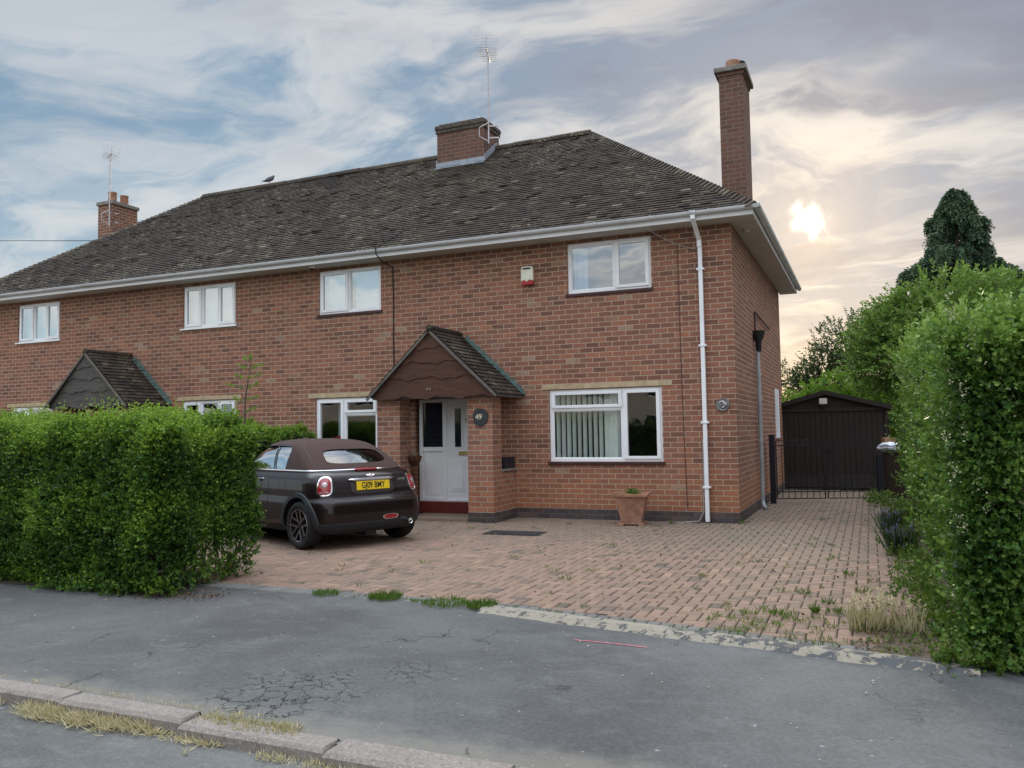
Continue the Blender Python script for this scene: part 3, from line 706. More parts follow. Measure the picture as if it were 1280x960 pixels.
    if right: tiles(g,(.40,YE,ZE+.006),(0,1,0),(-3.78,0,ZR-ZE),0,int(Lh/.1),lambda v:((YR-YE)*v/Lh,8.24-(YR-YE)*v/Lh),tintf=lambda u,v:tri_tint(u,v))
    g.build('roof_tiles',M_tile,roof,fix=False)
    # ridge tiles
    g=B(); xa,xb=(X0,-3.4) if right else (-14.2,X1); x=xa
    while x<xb-.05:
        L=min(.45,xb-x); g.tint=random.uniform(.3,.75); dz_=random.gauss(0,.004)
        pf=[(YR+.14*math.cos(a),ZR-.045+dz_+.13*math.sin(a)) for a in [math.pi*k/6 for k in range(7)]]
        for (p,q) in zip(pf,pf[1:]): g.poly([(x+.004,p[0],p[1]),(x+L-.004,p[0],p[1]),(x+L-.004,q[0],q[1]),(x+.004,q[0],q[1])])
        g.poly([(x+.004,p[0],p[1]) for p in pf]); g.poly([(x+L-.004,p[0],p[1]) for p in pf][::-1]); x+=L
    g.build('ridge_tiles',M_tile,roof)
    # bonnet hip tiles
    g=B(); A=Vector((.40,YE-.02,ZE)) if right else Vector((X0-.40,YE-.02,ZE)); Bp=Vector((-3.4,YR,ZR)) if right else Vector((-14.2,YR,ZR))
    dv=(Bp-A); Ln=dv.length; dv.normalize(); k=0; side=Vector((dv.y,-dv.x,0)).normalized(); upn=side.cross(dv).normalized()
    if upn.z<0: upn=-upn
    while k*.115<Ln:
        c=A+dv*(k*.115+.05)+upn*.035; ax_=(dv*1.0-upn*.22).normalized(); g.tint=random.uniform(.1,.8) if random.random()>.1 else .9
        wv=side*.115; n_=side.cross(ax_).normalized(); n_=n_ if n_.z>0 else -n_
        lo=c-ax_*.08; hi_=c+ax_*.08
        for s_ in (0,):
            vs=[lo-wv-n_*.07,lo+n_*.012,lo+wv-n_*.07,hi_-wv-n_*.07,hi_+n_*.012,hi_+wv-n_*.07]
            vs+= [v-n_*.018 for v in vs]
            g.faces(vs,[(0,1,4,3),(1,2,5,4),(6,7,1,0),(7,8,2,1),(6,0,3,9),(8,11,5,2)])
        k+=1
    g.build('hip_tiles',M_tile,roof,fix=False)
    # fascia, soffit, gutter
    g=B()
    fz0=4.650 if right else 4.652
    if right:
        g.box(X0,.37,-.385,-.365,fz0,4.765); g.box(.37,.39,-.385,D_+.38,fz0,4.765)
    else: g.box(X0-.39,X1,-.385,-.365,fz0,4.765); g.box(X0-.41,X0-.39,-.385,D_+.38,fz0,4.765)
    g.build('fascia',M_white)
    g=B()
    if right: g.box(X0,.37,-.364,-.002,4.655,4.668); g.box(.002,.369,.0,D_+.36,4.655,4.668)
    else: g.box(X0-.38,X1,-.364,-.002,4.655,4.668); g.box(X0-.38,X0-.002,0,D_+.36,4.655,4.668)
    g.build('soffit',M_soffit)
    def gut(g,a,b_,nrm):
        a=Vector(a);b_=Vector(b_);n_=Vector(nrm); 
        pf=[(.0,.0)]+[(.055-.055*math.cos(t_),-.058*math.sin(t_)) for t_ in [math.pi*k/8 for k in range(9)]]
        pf=pf[1:]; inner=[(.055-.050*math.cos(t_),-.053*math.sin(t_)) for t_ in [math.pi*k/8 for k in range(8,-1,-1)]]
        ring=pf+inner
        va=[a+n_*p[0]+Vector((0,0,p[1])) for p in ring]; vb=[b_+n_*p[0]+Vector((0,0,p[1])) for p in ring]; n=len(ring)
        g.faces(va+vb,[(i,(i+1)%n,(i+1)%n+n,i+n) for i in range(n)]+[tuple(range(n)),tuple(range(2*n-1,n-1,-1))])
    g=B(); gz=4.775
    if right:
        gut(g,(X0,-.386,gz),(.50,-.386,gz),(0,-1,0)); gut(g,(.391,-.49,gz),(.391,D_+.4,gz),(1,0,0))
        brk=[( X0+.45+.9*i,) for i in range(10)]
    else: gut(g,(X0-.5,-.386,gz),(X1,-.386,gz),(0,-1,0)); brk=[(X0+.45+.9*i,) for i in range(10)]
    gt=g.build('gutter',M_gutter,smooth=True)
    g=B()
    for (bx,) in brk:
        g=B(); g.box(bx-.012,bx+.012,-.503,-.386,gz-.004,gz+.004); g.lathe([(.0605,-.014),(.0605,.014)],(bx,-.441,gz),axis='X',n=16)
        g.v=[(x,y,min(z,gz+.004)) for x,y,z in g.v]; g.build('gutter_bracket',M_gutter,gt)
    if right:
        for i in range(8): g=B(); g.box(.39,.506,.5+i*.9,.524+i*.9,gz-.004,gz+.004); g.build('gutter_bracket',M_gutter,gt)
        g=B(); g.lathe([(.062,-.05),(.062,.05)],(-.495,-.441,gz),axis='X',n=16); g.v=[(x,y,min(z,gz+.004)) for x,y,z in g.v]; g.build('gutter_outlet',M_gutter,gt)
    if right:
        # white square downpipe with swan neck
        g=B(); s=.034; px_=-.47
        path=[(-.495,-.44,4.72),(-.495,-.44,4.66),(-.485,-.2,4.50),(px_-.005,-.075,4.40),(px_-.005,-.075,4.3)]
        def sq(g,path,s):
            rings=[]
            for p in path: rings.append([(p[0]-s,p[1]-s,p[2]),(p[0]+s,p[1]-s,p[2]),(p[0]+s,p[1]+s,p[2]),(p[0]-s,p[1]+s,p[2])])
            vs=[q for r in rings for q in r]; fs=[(i*4+k,i*4+(k+1)%4,(i+1)*4+(k+1)%4,(i+1)*4+k) for i in range(len(path)-1) for k in range(4)]
            g.faces(vs,fs+[(0,1,2,3),tuple(len(vs)-4+k for k in range(4))])
        sq(g,path,s); sq(g,[(px_,-.06,4.33),(px_,-.06,.02)],.031); 
        dp=g.build('downpipe',M_white,bevel=.004)
        for z in (3.95,2.75,1.55,.55): g=B(); g.box(px_-.06,px_+.06,-.1,-.0,z-.016,z+.016); g.build('pipe_clip',M_white,dp,bevel=.003)
        g=B(); g.tube([(.07,2.38,0.1),(.07,2.38,2.86)],.036,12); g.tube([(.07,2.38,.14),(.10,2.30,.05),(.16,2.2,.02)],.036,12)
        sp2=g.build('waste_pipe',M_grey,smooth=True)
        g=B(); g.lathe([(.038,2.82),(.05,2.86),(.055,3.0),(.11,3.12),(.12,3.2),(.10,3.2)],(.085,2.38,0),n=14); g.build('hopper',M_black,sp2,smooth=True)
        g=B(); g.tube([(.035,2.38,3.45),(.035,2.38,3.55),(.035,2.46,3.55),(.035,4.9,3.50)],.014,8); g.tube([(.035,2.38,3.2),(.035,2.38,3.5)],.014,8); g.build('overflow_pipe',M_cable,sp2)
        for z in (1.2,2.4,0.6):
            g=B(); g.lathe([(.045,-.02),(.045,.02)],(.07,2.38,z),n=12); g.build('pipe_collar',M_grey,sp2)
        g=B(); g.box(-.01,.028,5.75,6.45,1.22,1.27); g.box(-.01,.012,5.78,6.42,1.27,2.3); g.box(-.01,.02,5.75,5.80,1.27,2.3); g.box(-.01,.02,6.4,6.45,1.27,2.3); g.build('side_window',M_white)
        # cables on the wall
        g=B(); g.tube([(-6.15,-.42,4.84),(-6.16,-.51,4.80),(-6.15,-.50,4.68),(-6.12,-.38,4.58),(-6.11,-.012,4.52),(-6.09,-.012,3.9),(-6.10,-.012,3.2),(-6.09,-.012,2.7),(-6.085,-.012,2.3)],.012,6)
        g.tube([(-6.15,-.42,4.84),(-5.9,.2,5.28),(-5.75,1.0,5.86),(-5.7,1.8,6.46)],.009,6); g.build('cable',M_cable)
        g=B(); g.tube([(-.84,-.006,4.4),(-.83,-.006,3.0),(-.815,-.006,1.6),(-.79,-.006,.2)],.006,5); g.build('cable',simple('brown_cable',(.10,.05,.04),.6))
        g=B(); g.tube([(-1.25,-.36,4.62),(-1.05,-.08,4.50),(-.9,-.02,4.42),(-.7,-.015,4.33),(-.5,-.02,4.27)],.007,5)
        g.tube([(-.52,-.012,1.3),(-.53,-.012,.6),(-.54,-.02,.16),(-.6,-.08,.03),(-.85,-.14,.01),(-1.1,-.12,.012)],.007,5)
        g.build('cable',simple('pale_cable',(.4,.36,.34),.6))
        # central chimney
        g=B(); x0,x1,y0,y1=-6.80,-5.64,3.05,3.85; zt=8.34
        g.box(x0,x1,y0,y1,6.8,zt-.2); ch=g.build('chimney',M_brick_old,roof,uvo=(x0,y0,.02)); ch['label']='wide weathered chimney on the middle of the ridge with two capped pots'
        g=B(); g.box(x0-.03,x1+.03,y0-.03,y1+.03,zt-.2,zt-.12); g.box(x0-.045,x1+.045,y0-.045,y1+.045,zt-.12,zt-.02); g.obox(((x0+x1)/2,(y0+y1)/2,zt),(1,0,0),(0,1,0),(0,0,1),.56,.38,.03); g.build('chimney_crown',simple('sooty_mortar',(.085,.07,.055),.95,var=.5,vs=16,bump=1,bs=30),roof,bevel=.02)
        g=B(); zb=ZE+SL*(y0-YE); g.box(x0-.02,x1+.02,y0-.025,y0-.005,zb-.06,zb+.12)
        for s_ in (x0-.025,x1+.005): g.faces([(s_,y0-.02,zb-.03),(s_+.02,y0-.02,zb-.03),(s_+.02,y0-.02,zb+.17),(s_,y0-.02,zb+.17),(s_,YR,ZR),(s_+.02,YR,ZR),(s_+.02,YR,ZR+.16),(s_,YR,ZR+.16)],[(0,1,2,3),(4,7,6,5),(0,3,7,4),(1,5,6,2),(3,2,6,7)])
        g.poly([(x0-.03,y0-.02,zb+.02),(x1+.03,y0-.02,zb+.02),(x1+.03,y0-.1,zb-.03),(x0-.03,y0-.1,zb-.03)])
        g.build('lead_flashing',M_lead,roof,fix=False)
        for cx in (-6.42,-5.98):
            g=B(); g.lathe([(.12,zt-.02),(.115,zt+.05),(.13,zt+.06),(.125,zt+.10),(.09,zt+.10)],(cx,3.5,0),n=16); po=g.build('chimney_pot',M_conc,roof,smooth=True)
            g=B(); 
            for k in range(4):
                a=k*math.pi/2+.5; g.tube([(cx+.11*math.cos(a),3.5+.11*math.sin(a),zt+.09),(cx,3.5,zt+.24)],.006,5)
            g.build('wire_cage',M_alu,roof)
        # tall end chimney
        g=B(); x0,x1,y0,y1=-.43,-.004,2.1,3.0; zt=8.13
        g.box(x0,x1,y0,y1,4.4,zt-.25); ch=g.build('chimney',M_brick_old,roof,uvo=(x0,y0,0)); ch['label']='tall slender chimney at the right-hand end'
        g=B(); g.box(x0-.02,x1+.02,y0-.02,y1+.02,zt-.25,zt-.19); g.build('chimney_course',M_brick_old,roof,uvo=(x0,y0,0))
        g=B(); g.box(x0-.075,x1+.075,y0-.075,y1+.075,zt-.19,zt-.10); g.build('chimney_crown',M_conc,roof,bevel=.01)
        g=B(); g.lathe([(.125,zt-.12),(.12,zt+.07),(.13,zt+.10),(.13,zt+.14),(.1,zt+.14)],(-.22,2.45,0),n=18); g.build('chimney_pot',M_terra,roof,smooth=True)
        g=B(); g.lathe([(.10,zt+.02),(.13,zt+.12),(.13,zt+.17),(.02,zt+.2)],(-.14,2.62,0),n=14); g.build('chimney_cowl',M_black,roof,smooth=True)
        g=B(); zb=ZE+ .8*(.38-x0); g.box(x0-.02,x1,y0-.015,y0-.003,4.8,5.32); g.build('lead_flashing',M_lead,roof)
    else:
        g=B(); x0,x1,y0,y1=-17.75,-17.2,3.35,4.2; zt=8.05
        g.box(x0,x1,y0,y1,4.6,zt-.1); ch=g.build('chimney',M_brick_n,roof,uvo=(x0,y0,0)); ch['label']='short red brick chimney behind the left slope with two clay pots'
        g=B(); g.box(x0-.04,x1+.04,y0-.04,y1+.04,zt-.1,zt); g.build('chimney_crown',M_conc,roof,bevel=.01)
        for cy in (3.58,3.98):
            g=B(); g.lathe([(.12,zt-.01),(.105,zt+.26),(.12,zt+.28),(.12,zt+.31),(.09,zt+.31)],(-17.47,cy,0),n=16); g.build('chimney_pot',M_terra,roof,smooth=True)
    # ----- porch -----
    if right:
        cx,hw,yf,za,ze=-4.73,1.17,-1.12,3.17,2.10; bm_,pm,pil=M_board,M_brick_pillar,True
    else:
        cx,hw,yf,za,ze=-12.68,1.13,-1.12,3.21,2.14; bm_,pm,pil=M_board_g,M_brick_n,True
    yfl=yf+.05
    g=B(); sl=(za-ze)/hw
    # sloping base slabs
    for s_ in (-1,1):
        n_=Vector((s_*sl,0,1)).normalized(); 
        e0=Vector((cx+s_*hw,yf,ze)); a0=Vector((cx,yf,za))
        vs=[e0,a0,a0+Vector((0,-yf,0)),e0+Vector((0,-yf,0))]; vs+=[v-n_*.05 for v in vs]
        g.faces(vs,[(0,1,2,3),(4,7,6,5),(0,4,5,1),(0,3,7,4)])
    pr=g.build('porch',M_dark); 
    g=B()
    for s_ in (-1,1):
        O=(cx+s_*(hw+.05),yf-.02,ze-.05*sl+.012) ; U=(0,1,0); S=(-s_*(hw+.05),0,za-ze+.05*sl); Lp=Vector(S).length
        tiles(g,O,U,S,0,int(Lp/.1),lambda v:(0,-yf+.01),tw=.165,tintf=lambda u,v:max(0,min(.97,random.gauss(.36,.2)+(.5 if random.random()<.05 else 0))))
    g.tube([(cx,yf-.03,za+.01),(cx,-.0,za+.01)],.055,10); g.build('porch_tiles',M_tile,pr,fix=False)
    # bargeboards / tile edge
    g=B()
    for s_ in (-1,1):
        e0=Vector((cx+s_*(hw+.05),yf-.045,ze-.06)); a0=Vector((cx,yf-.045,za-.01)); dd=(a0-e0).normalized(); n_=Vector((-dd.z,0,dd.x)); n_=n_ if n_.z>0 else -n_
        vs=[e0,a0,a0+n_*-.04,e0+n_*-.04]; g.prism([v for v in vs],(0,.025,0))
        vs=[e0+n_*-.07+dd*.08,a0+n_*-.07-dd*.0,a0+n_*-.15,e0+n_*-.15+dd*.2]; vs=[v+Vector((0,.012,0)) for v in vs]
        if right and False: g.prism(vs,(0,.02,0))
    g.build('verge',M_barge,pr)
    # waney edge boards
    levels=[0,.26,.50,.72,.93,1.0]
    hts=(za-ze)
    for i in range(4):
        g=B(); zl=ze-.02+hts*levels[i]; zh=ze+hts*min(1,levels[i+1]+.04); n=26; lo=[];
        wl=max(.0,hw*(1-(zl-ze)/hts)-.02); 
        for k in range(n+1):
            u_=-1+2*k/n; x_=cx+u_*wl
            arch=0
            if i==0: arch=-.045
            zz_=zl+arch+.022*math.sin(u_*9*wl+i*2.1)+.014*math.sin(u_*21*wl+i)
            lo.append((x_,zz_))
        hiw=max(.0,hw*(1-(zh-ze)/hts)-.02); hi2=[(cx+hiw,zh),(cx-hiw,zh)]
        if i==3: hi2=[(cx,za-.04)]
        yy=yfl-.018*(i%2)-.03*(3-i)/3
        pts=[(x_,yy-.012*i*0,z_) for x_,z_ in lo]+[(x_,yy,z_) for x_,z_ in hi2]
        pts=[(p[0],yfl-.014-.016*i,p[2]) for p in pts]
        g.prism(pts,(0,.028,0)); g.build('gable_board',bm_,pr)
    # flashing
    g=B()
    s_=1
    steps=10
    for k in range(steps):
        f=k/steps; x_=cx+.12+(hw+.05-.12)*f; z_=za-(x_-cx)*sl
        L=(hw)/steps
        g.faces([(x_,-.009,z_+.035),(x_+.01,-.012,z_+.15),(x_+L*1.05,-.010,z_-L*sl+.055),(x_+L,-.009,z_-L*sl+.02),(x_,-.10,z_+.04),(x_+L,-.10,z_-L*sl+.04)],[(0,1,2,3),(0,3,5,4)])
    fl_=g.build('green_flashing',M_verd,pr,fix=False)
    if right:
        # brick pillars with blue plinths
        for (a,b_) in ((-4.15,-3.70),(-5.88,-5.43)):
            g=B(); g.box(a,b_,-.92,-.58,.16,2.04); g.build('pillar',pm,pr,uvo=(a,-.92,0))
            g=B(); g.box(a-.005,b_+.005,-.925,-.575,-.02,.16); 
            xa=(b_-.11,b_+.004) if a>-5 else (a-.004,a+.11)
            g.box(xa[0]+.001,xa[1],-.574,-.008,-.02,.16); g.build('pillar_base',M_brick_blue,pr,uvo=(a,0,0))
            xa=(b_-.11,b_-.001) if a>-5 else (a+.001,a+.11)
            g=B(); g.box(xa[0],xa[1],-.579,-.001,.16,.80); g.build('side_wall_low',pm,pr,uvo=(0,-.92,0))
            g=B(); g.box(xa[0]-.03,xa[1]+.03,-.57,-.003,.80,.84); g.build('coping',M_conc,pr,bevel=.006)
        g=B(); g.box(-5.9,-3.62,-.98,-.86,2.03,2.09); g.box(-3.66,-3.56,-1.0,-.0,2.03,2.09); g.box(-5.92,-5.82,-1.0,0,2.03,2.09); g.build('porch_beam',simple('grey_beam',(.2,.2,.2),.7),pr)
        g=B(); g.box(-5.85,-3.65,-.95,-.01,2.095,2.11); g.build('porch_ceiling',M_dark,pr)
        # door set
        Mdoor=simple('white_door',(.84,.86,.89),.35,var=.03)
        g=B(); y=.06
        dxa,dxb=-5.62,-4.0; z0,z1=.235,2.06; my=-5.10
        g.box(dxa,dxa+.07,y,y+.07,z0,z1); g.box(my-.04,my+.04,y,y+.07,z0,z1); g.box(-4.20,-4.12,y,y+.07,z0,z1)
        g.box(dxa+.07,my-.04,y,y+.07,z1-.06,z1); g.box(my+.04,-4.20,y,y+.07,z1-.06,z1); g.box(dxa+.07,my-.04,y,y+.07,z0,z0+.06); g.box(my+.04,-4.20,y,y+.07,z0,z0+.04)
        g.box(dxa+.07,my-.04,y,y+.07,1.12,1.20)
        fr=g.build('door_frame',Mdoor,bevel=.006)
        g=B(); g.box(dxa+.07,my-.04,y+.03,y+.05,z0+.06,1.12); g.box(dxa+.12,my-.09,y+.02,y+.03,z0+.11,1.07); g.build('side_panel',Mdoor,fr,bevel=.004)
        g=B(); g.box(dxa+.07,my-.04,y+.03,y+.045,1.20,z1-.06); g.build('side_light',simple('dark_glass',(.012,.018,.028),.06,var=.1,spec=.8),fr)
        g=B(); da,db=my+.04,-4.20
        g.box(da,db,y+.02,y+.06,z0+.04,z1-.06)
        # raised panels
        for (a,b_,c_,d_) in ((da+.10,da+.36,.42,.98),(db-.36,db-.10,.42,.98)): 
            g.box(a,b_,y+.008,y+.02,c_,d_); g.box(a+.035,b_-.035,y-.002,y+.008,c_+.04,d_-.04)
        for (a,b_) in ((da+.13,da+.33),(db-.33,db-.13)): g.box(a,b_,y+.006,y+.02,1.16,1.92)
        dr=g.build('door',Mdoor,bevel=.006)
        g=B()
        for (a,b_) in ((da+.17,da+.29),(db-.29,db-.17)): g.box(a,b_,y-.002,y+.006,1.20,1.88)
        g.build('door_glass',bpy.data.materials['dark_glass'],dr)
        g=B(); g.box((da+db)/2-.19,(da+db)/2+.13,y-.006,y+.02,1.055,1.12); Mbr=simple('brass',(.50,.38,.15),.35,metal=.8); g.build('letter_plate',Mbr,dr,bevel=.006)
        g=B(); g.lathe([(.0,-.02),(.022,-.018),(.026,0)],((da+db)/2-.02,y+.02,1.70),axis='Y',n=12); g.tube([((da+db)/2-.02+.03*math.cos(k),y-.005,1.66+.035*math.sin(k)) for k in [i*math.pi/6 for i in range(13)]],.006,6); g.build('door_knocker',Mbr,dr)
        g=B(); g.box(-5.66,-4.12,-.10,.12,.0,.235); g.build('doorstep',simple('red_step',(.12,.016,.013),.6,var=.2))
        g=B(); g.box(-5.42,-4.16,-.9,-.101,-.02,.045); g.build('porch_floor',M_block)
        text('porch_number','4 9',.07,.003,simple('pale_numeral',(.26,.20,.15),.6),pr,Vector((-4.77,yfl-.035,2.17)),Matrix(((1,0,0),(0,0,-1),(0,1,0))))
    else:
        Mdoor=simple('red_door',(.14,.015,.015),.4)
        g=B(); g.box(-13.0,-12.35,.05,.09,.1,2.0); g.build('door',Mdoor)
        g=B()
        for a in (-13.5,-13.05,-12.33,-12.25): g.box(a,a+.06,.02,.09,.1,2.05)
        g.box(-13.5,-12.2,.021,.089,2.0,2.07); g.build('door_frame',M_white)
        for (a,b_) in ((-13.72,-13.30),(-12.05,-11.63)):
            g=B(); g.box(a,b_,-.92,-.58,0,2.08); g.build('pillar',pm,pr)
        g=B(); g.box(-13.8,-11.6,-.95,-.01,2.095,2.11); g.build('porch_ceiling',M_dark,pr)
# ---------------- car (small soft-top seen from the rear) ----------------
def make_car(loc,th):
    Cc=thing('convertible_car','dark brown soft-top convertible parked facing the hedge by the porch','car',(loc[0],loc[1],0),th)
    m,T,b=newmat('brown_car_paint'); b.inputs['Base Color'].default_value=(.012,.006,.006,1); b.inputs['Specular IOR Level'].default_value=.2; b.inputs['Roughness'].default_value=.3
    b.inputs['Coat Weight'].default_value=.6; b.inputs['Coat Roughness'].default_value=.03; b.inputs['Coat IOR'].default_value=1.45
    fl=T.noise(OBJ(T),900,1); link(T,T.mix(T.math('MULTIPLY',T.sstep(fl,.5,.8),.3),(.012,.006,.006),(.04,.022,.022)),b.inputs['Base Color']); Mp=m
    Mclad=simple('black_cladding',(.022,.026,.03),.55,var=.1)
    Mfab=simple('brown_canvas',(.058,.032,.028),.9,var=.08,vs=3,bump=.35,bs=500)
    Mchr=simple('chrome',(.8,.8,.8),.12,metal=1,var=.01)
    Mrub=simple('tyre_rubber',(.014,.014,.015),.8,var=.2,vs=20)
    Mrim=simple('dark_rim',(.05,.045,.045),.35,metal=.7)
    Mrim2=simple('rim_edge',(.38,.34,.34),.3,metal=.8)
    Mred=simple('red_lens',(.30,.012,.02),.12,coat=1,var=.1)
    Mclr=simple('clear_lens',(.5,.42,.44),.1,metal=.5)
    Myel=simple('yellow_plate',(.80,.56,.02),.4,var=.02)
    Mint=simple('car_interior',(.035,.03,.03),.7)
    def interp(tab,z):
        zs=[r[0] for r in tab]; return [float(np.interp(z,zs,[r[k] for r in tab])) for k in range(1,len(tab[0]))]
    def smooth_tab(tab,n):
        # dense + light smoothing
        zs=np.linspace(tab[0][0],tab[-1][0],n); A=np.array([interp(tab,z) for z in zs])
        for _ in range(2):
            B_=A.copy(); B_[1:-1]=(A[:-2]+2*A[1:-1]+A[2:])/4; A=B_
        return zs,A
    def outline(xr,xf,hw,rr,rf,bow,n=14):
        """closed outline, starts rear centre going to left (+y)"""
        pts=[]
        yc=hw-rr
        for k in range(8): pts.append((xr+bow*(k/8*yc/hw)**2*1.0, yc*k/8))
        bx=bow*(yc/hw)**2
        for k in range(n+1):
            a=math.pi/2*k/n; pts.append((xr+bx+(rr)*(1-math.cos(a)), yc+rr*math.sin(a)))
        x0=xr+bx+rr; x1=xf-rf
        for k in range(1,20): pts.append((x0+(x1-x0)*k/20, hw))
        for k in range(n+1):
            a=math.pi/2*k/n; pts.append((x1+rf*math.sin(a), hw-rf+rf*math.cos(a)))
        for k in range(1,9): pts.append((xf,(hw-rf)*(1-k/8)))
        full=pts+[(x,-y) for x,y in pts[1:-1]][::-1]
        return full
    def loft(zs,A,cap0=True,cap1=True,xshift=None):
        vs=[];fs=[]
        for z,a in zip(zs,A):
            o=outline(*a); n=len(o)
            for (x,y) in o: vs.append((x,y,z+(xshift(x,y,z) if xshift else 0)))
        for i in range(len(zs)-1):
            for k in range(n):
                fs.append((i*n+k,i*n+(k+1)%n,(i+1)*n+(k+1)%n,(i+1)*n+k))
        if cap0: fs.append(tuple(range(n))[::-1])
        if cap1: fs.append(tuple((len(zs)-1)*n+k for k in range(n)))
        return vs,fs
    #      z     xr    xf    hw    rr   rf   bow
    body=[(.19,.14,3.50,.70,.24,.5,.05),(.24,.05,3.60,.79,.26,.5,.06),(.32,.005,3.66,.832,.28,.5,.07),(.45,.0,3.69,.842,.29,.5,.07),(.56,.008,3.68,.842,.29,.5,.07),(.612,.02,3.66,.838,.29,.5,.07),
          (.635,.075,3.62,.828,.27,.5,.06),(.75,.095,3.55,.826,.27,.52,.06),(.86,.13,3.40,.815,.27,.55,.06),(.93,.165,3.1,.79,.27,.55,.06),(.965,.215,2.75,.755,.27,.5,.06),(.985,.28,2.6,.70,.25,.45,.06)]
    zs,A=smooth_tab(body,46); vs,fs=loft(zs,A)
    g=MB(); g.faces(vs,fs); bo=g.build('body',Mp,Cc,smooth=True)
    # wheel wells by boolean
    cut=MB(); XW=(.56,3.02); RZ=.305
    for xw in XW:
        for s in (-1,1): cut.lathe([(0,s*.56),(.345,s*.56),(.345,s*1.0),(0,s*1.0)],(xw,0,.31),axis='Y',n=48)
    cu=cut.build('wheel_well_cutter',Mclad,Cc)
    md=bo.modifiers.new('b','BOOLEAN'); md.operation='DIFFERENCE'; md.object=cu; md.solver='EXACT'
    bo.data.polygons.foreach_set('use_smooth',[True]*len(bo.data.polygons)); bake(bo); bpy.data.objects.remove(cu)
    try: bo.data.set_sharp_from_angle(angle=R(35))
    except Exception: pass
    bm=bmesh.new(); bm.from_mesh(bo.data); bm.normal_update()
    g2=MB(); g2.faces(vs,fs); tmp=bpy.data.meshes.new('t'); tmp.from_pydata(g2.v,[],g2.f); bmf=bmesh.new(); bmf.from_mesh(tmp); bmesh.ops.recalc_face_normals(bmf,faces=bmf.faces); BV=BVHTree.FromBMesh(bmf)
    # greenhouse
    top=[(.97,.27,2.60,.735,.26,.35,.08),(1.03,.33,2.46,.72,.27,.35,.08),(1.12,.45,2.30,.69,.27,.35,.08),(1.20,.56,2.16,.655,.27,.34,.08),(1.28,.70,2.03,.61,.27,.32,.08),(1.34,.84,1.94,.55,.26,.3,.08),(1.375,.98,1.86,.46,.22,.26,.06),(1.395,1.14,1.78,.33,.16,.2,.04),(1.402,1.28,1.68,.15,.08,.1,.02)]
    zs2,A2=smooth_tab(top,40); vs2,fs2=loft(zs2,A2)
    g=MB(); g.faces(vs2,fs2); shell=g.build('soft_top',Mfab,Cc,smooth=True)
    tmp2=bpy.data.meshes.new('t2'); tmp2.from_pydata(vs2,[],fs2); bmt=bmesh.new(); bmt.from_mesh(tmp2); bmesh.ops.recalc_face_normals(bmt,faces=bmt.faces); BT=BVHTree.FromBMesh(bmt)
    # hollow it
    inn=[(z,)+(tuple(a)) for z,a in zip(zs2,A2)]
    vi=[];
    for z,a in zip(zs2,A2): pass
    A3=A2.copy(); A3[:,0]+=.03; A3[:,1]-=.03; A3[:,2]=np.maximum(A3[:,2]-.03,.05); A3[:,3]=np.minimum(A3[:,3],A3[:,2]*.95); A3[:,4]=np.minimum(A3[:,4],A3[:,2]*.95)
    vs3,fs3=loft(zs2-.03,A3); gi=MB(); gi.faces(vs3,fs3); inner=gi.build('cutter_a',Mfab,Cc)
    def sellipse(hw,hh,p,n=40): 
        out=[]
        for k in range(n):
            a=2*math.pi*k/n; c_,s_=math.cos(a),math.sin(a); out.append((hw*math.copysign(abs(c_)**(2/p),c_),hh*math.copysign(abs(s_)**(2/p),s_)))
        return out
    RW=(0,1.165,.455,.092); 
    cr=MB(); cr.prism([(-.3,y*(1-.08*(z/.09)),RW[1]+z) for y,z in sellipse(RW[2],RW[3],4.5)],(4,0,0)); rear=cr.build('cutter_b',Mfab,Cc)
    # side window polygon in x,z
    sw=[(1.06,1.005),(2.28,1.005),(2.20,1.08),(2.03,1.26),(1.93,1.30),(1.40,1.315),(1.12,1.30),(1.07,1.25)]
    cs=MB(); cs.prism([(x,-1.2,z) for x,z in sw],(0,2.4,0)); side=cs.build('cutter_c',Mfab,Cc)
    for c_ in (inner,rear,side):
        md=shell.modifiers.new('b','BOOLEAN'); md.operation='DIFFERENCE'; md.object=c_; md.solver='EXACT'
    bake(shell)
    for c_ in (inner,rear,side): bpy.data.objects.remove(c_)
    try: shell.data.set_sharp_from_angle(angle=R(35))
    except Exception: pass
    # glass & decals projected on the surface
    def decal(name,bvh,pts2,frame,mat,parent,off=.004,thick=.012,dome=0,rings=5,hole=None,fix=True,single=False):
        """pts2: outline (u,v) around (0,0); frame: (centre, u axis, v axis, ray dir)"""
        c,ua,va,rd=[Vector(x) for x in frame]; rd.normalize()
        g=MB(); n=len(pts2); grid=[]
        fr=[hole+(1-hole)*k/rings for k in range(rings+1)] if hole is not None else [k/rings for k in range(1,rings+1)]
        def hit(u,v,o):
            org=c+ua*u+va*v-rd*1.0; h=bvh.ray_cast(org,rd)
            if h[0] is None: return c+ua*u+va*v
            nn=h[1]; 
            if nn.dot(rd)>0: nn=-nn
            return h[0]+nn*o
        vs=[];fs=[]
        if hole is None: vs.append(hit(0,0,off+dome))
        base=len(vs)
        for f in fr:
            for (u,v) in pts2: vs.append(hit(u*f,v*f,off+dome*(1-f*f)))
        for i in range(len(fr)-1):
            for k in range(n): fs.append((base+i*n+k,base+i*n+(k+1)%n,base+(i+1)*n+(k+1)%n,base+(i+1)*n+k))
        if hole is None:
            for k in range(n): fs.append((0,base+k,base+(k+1)%n))
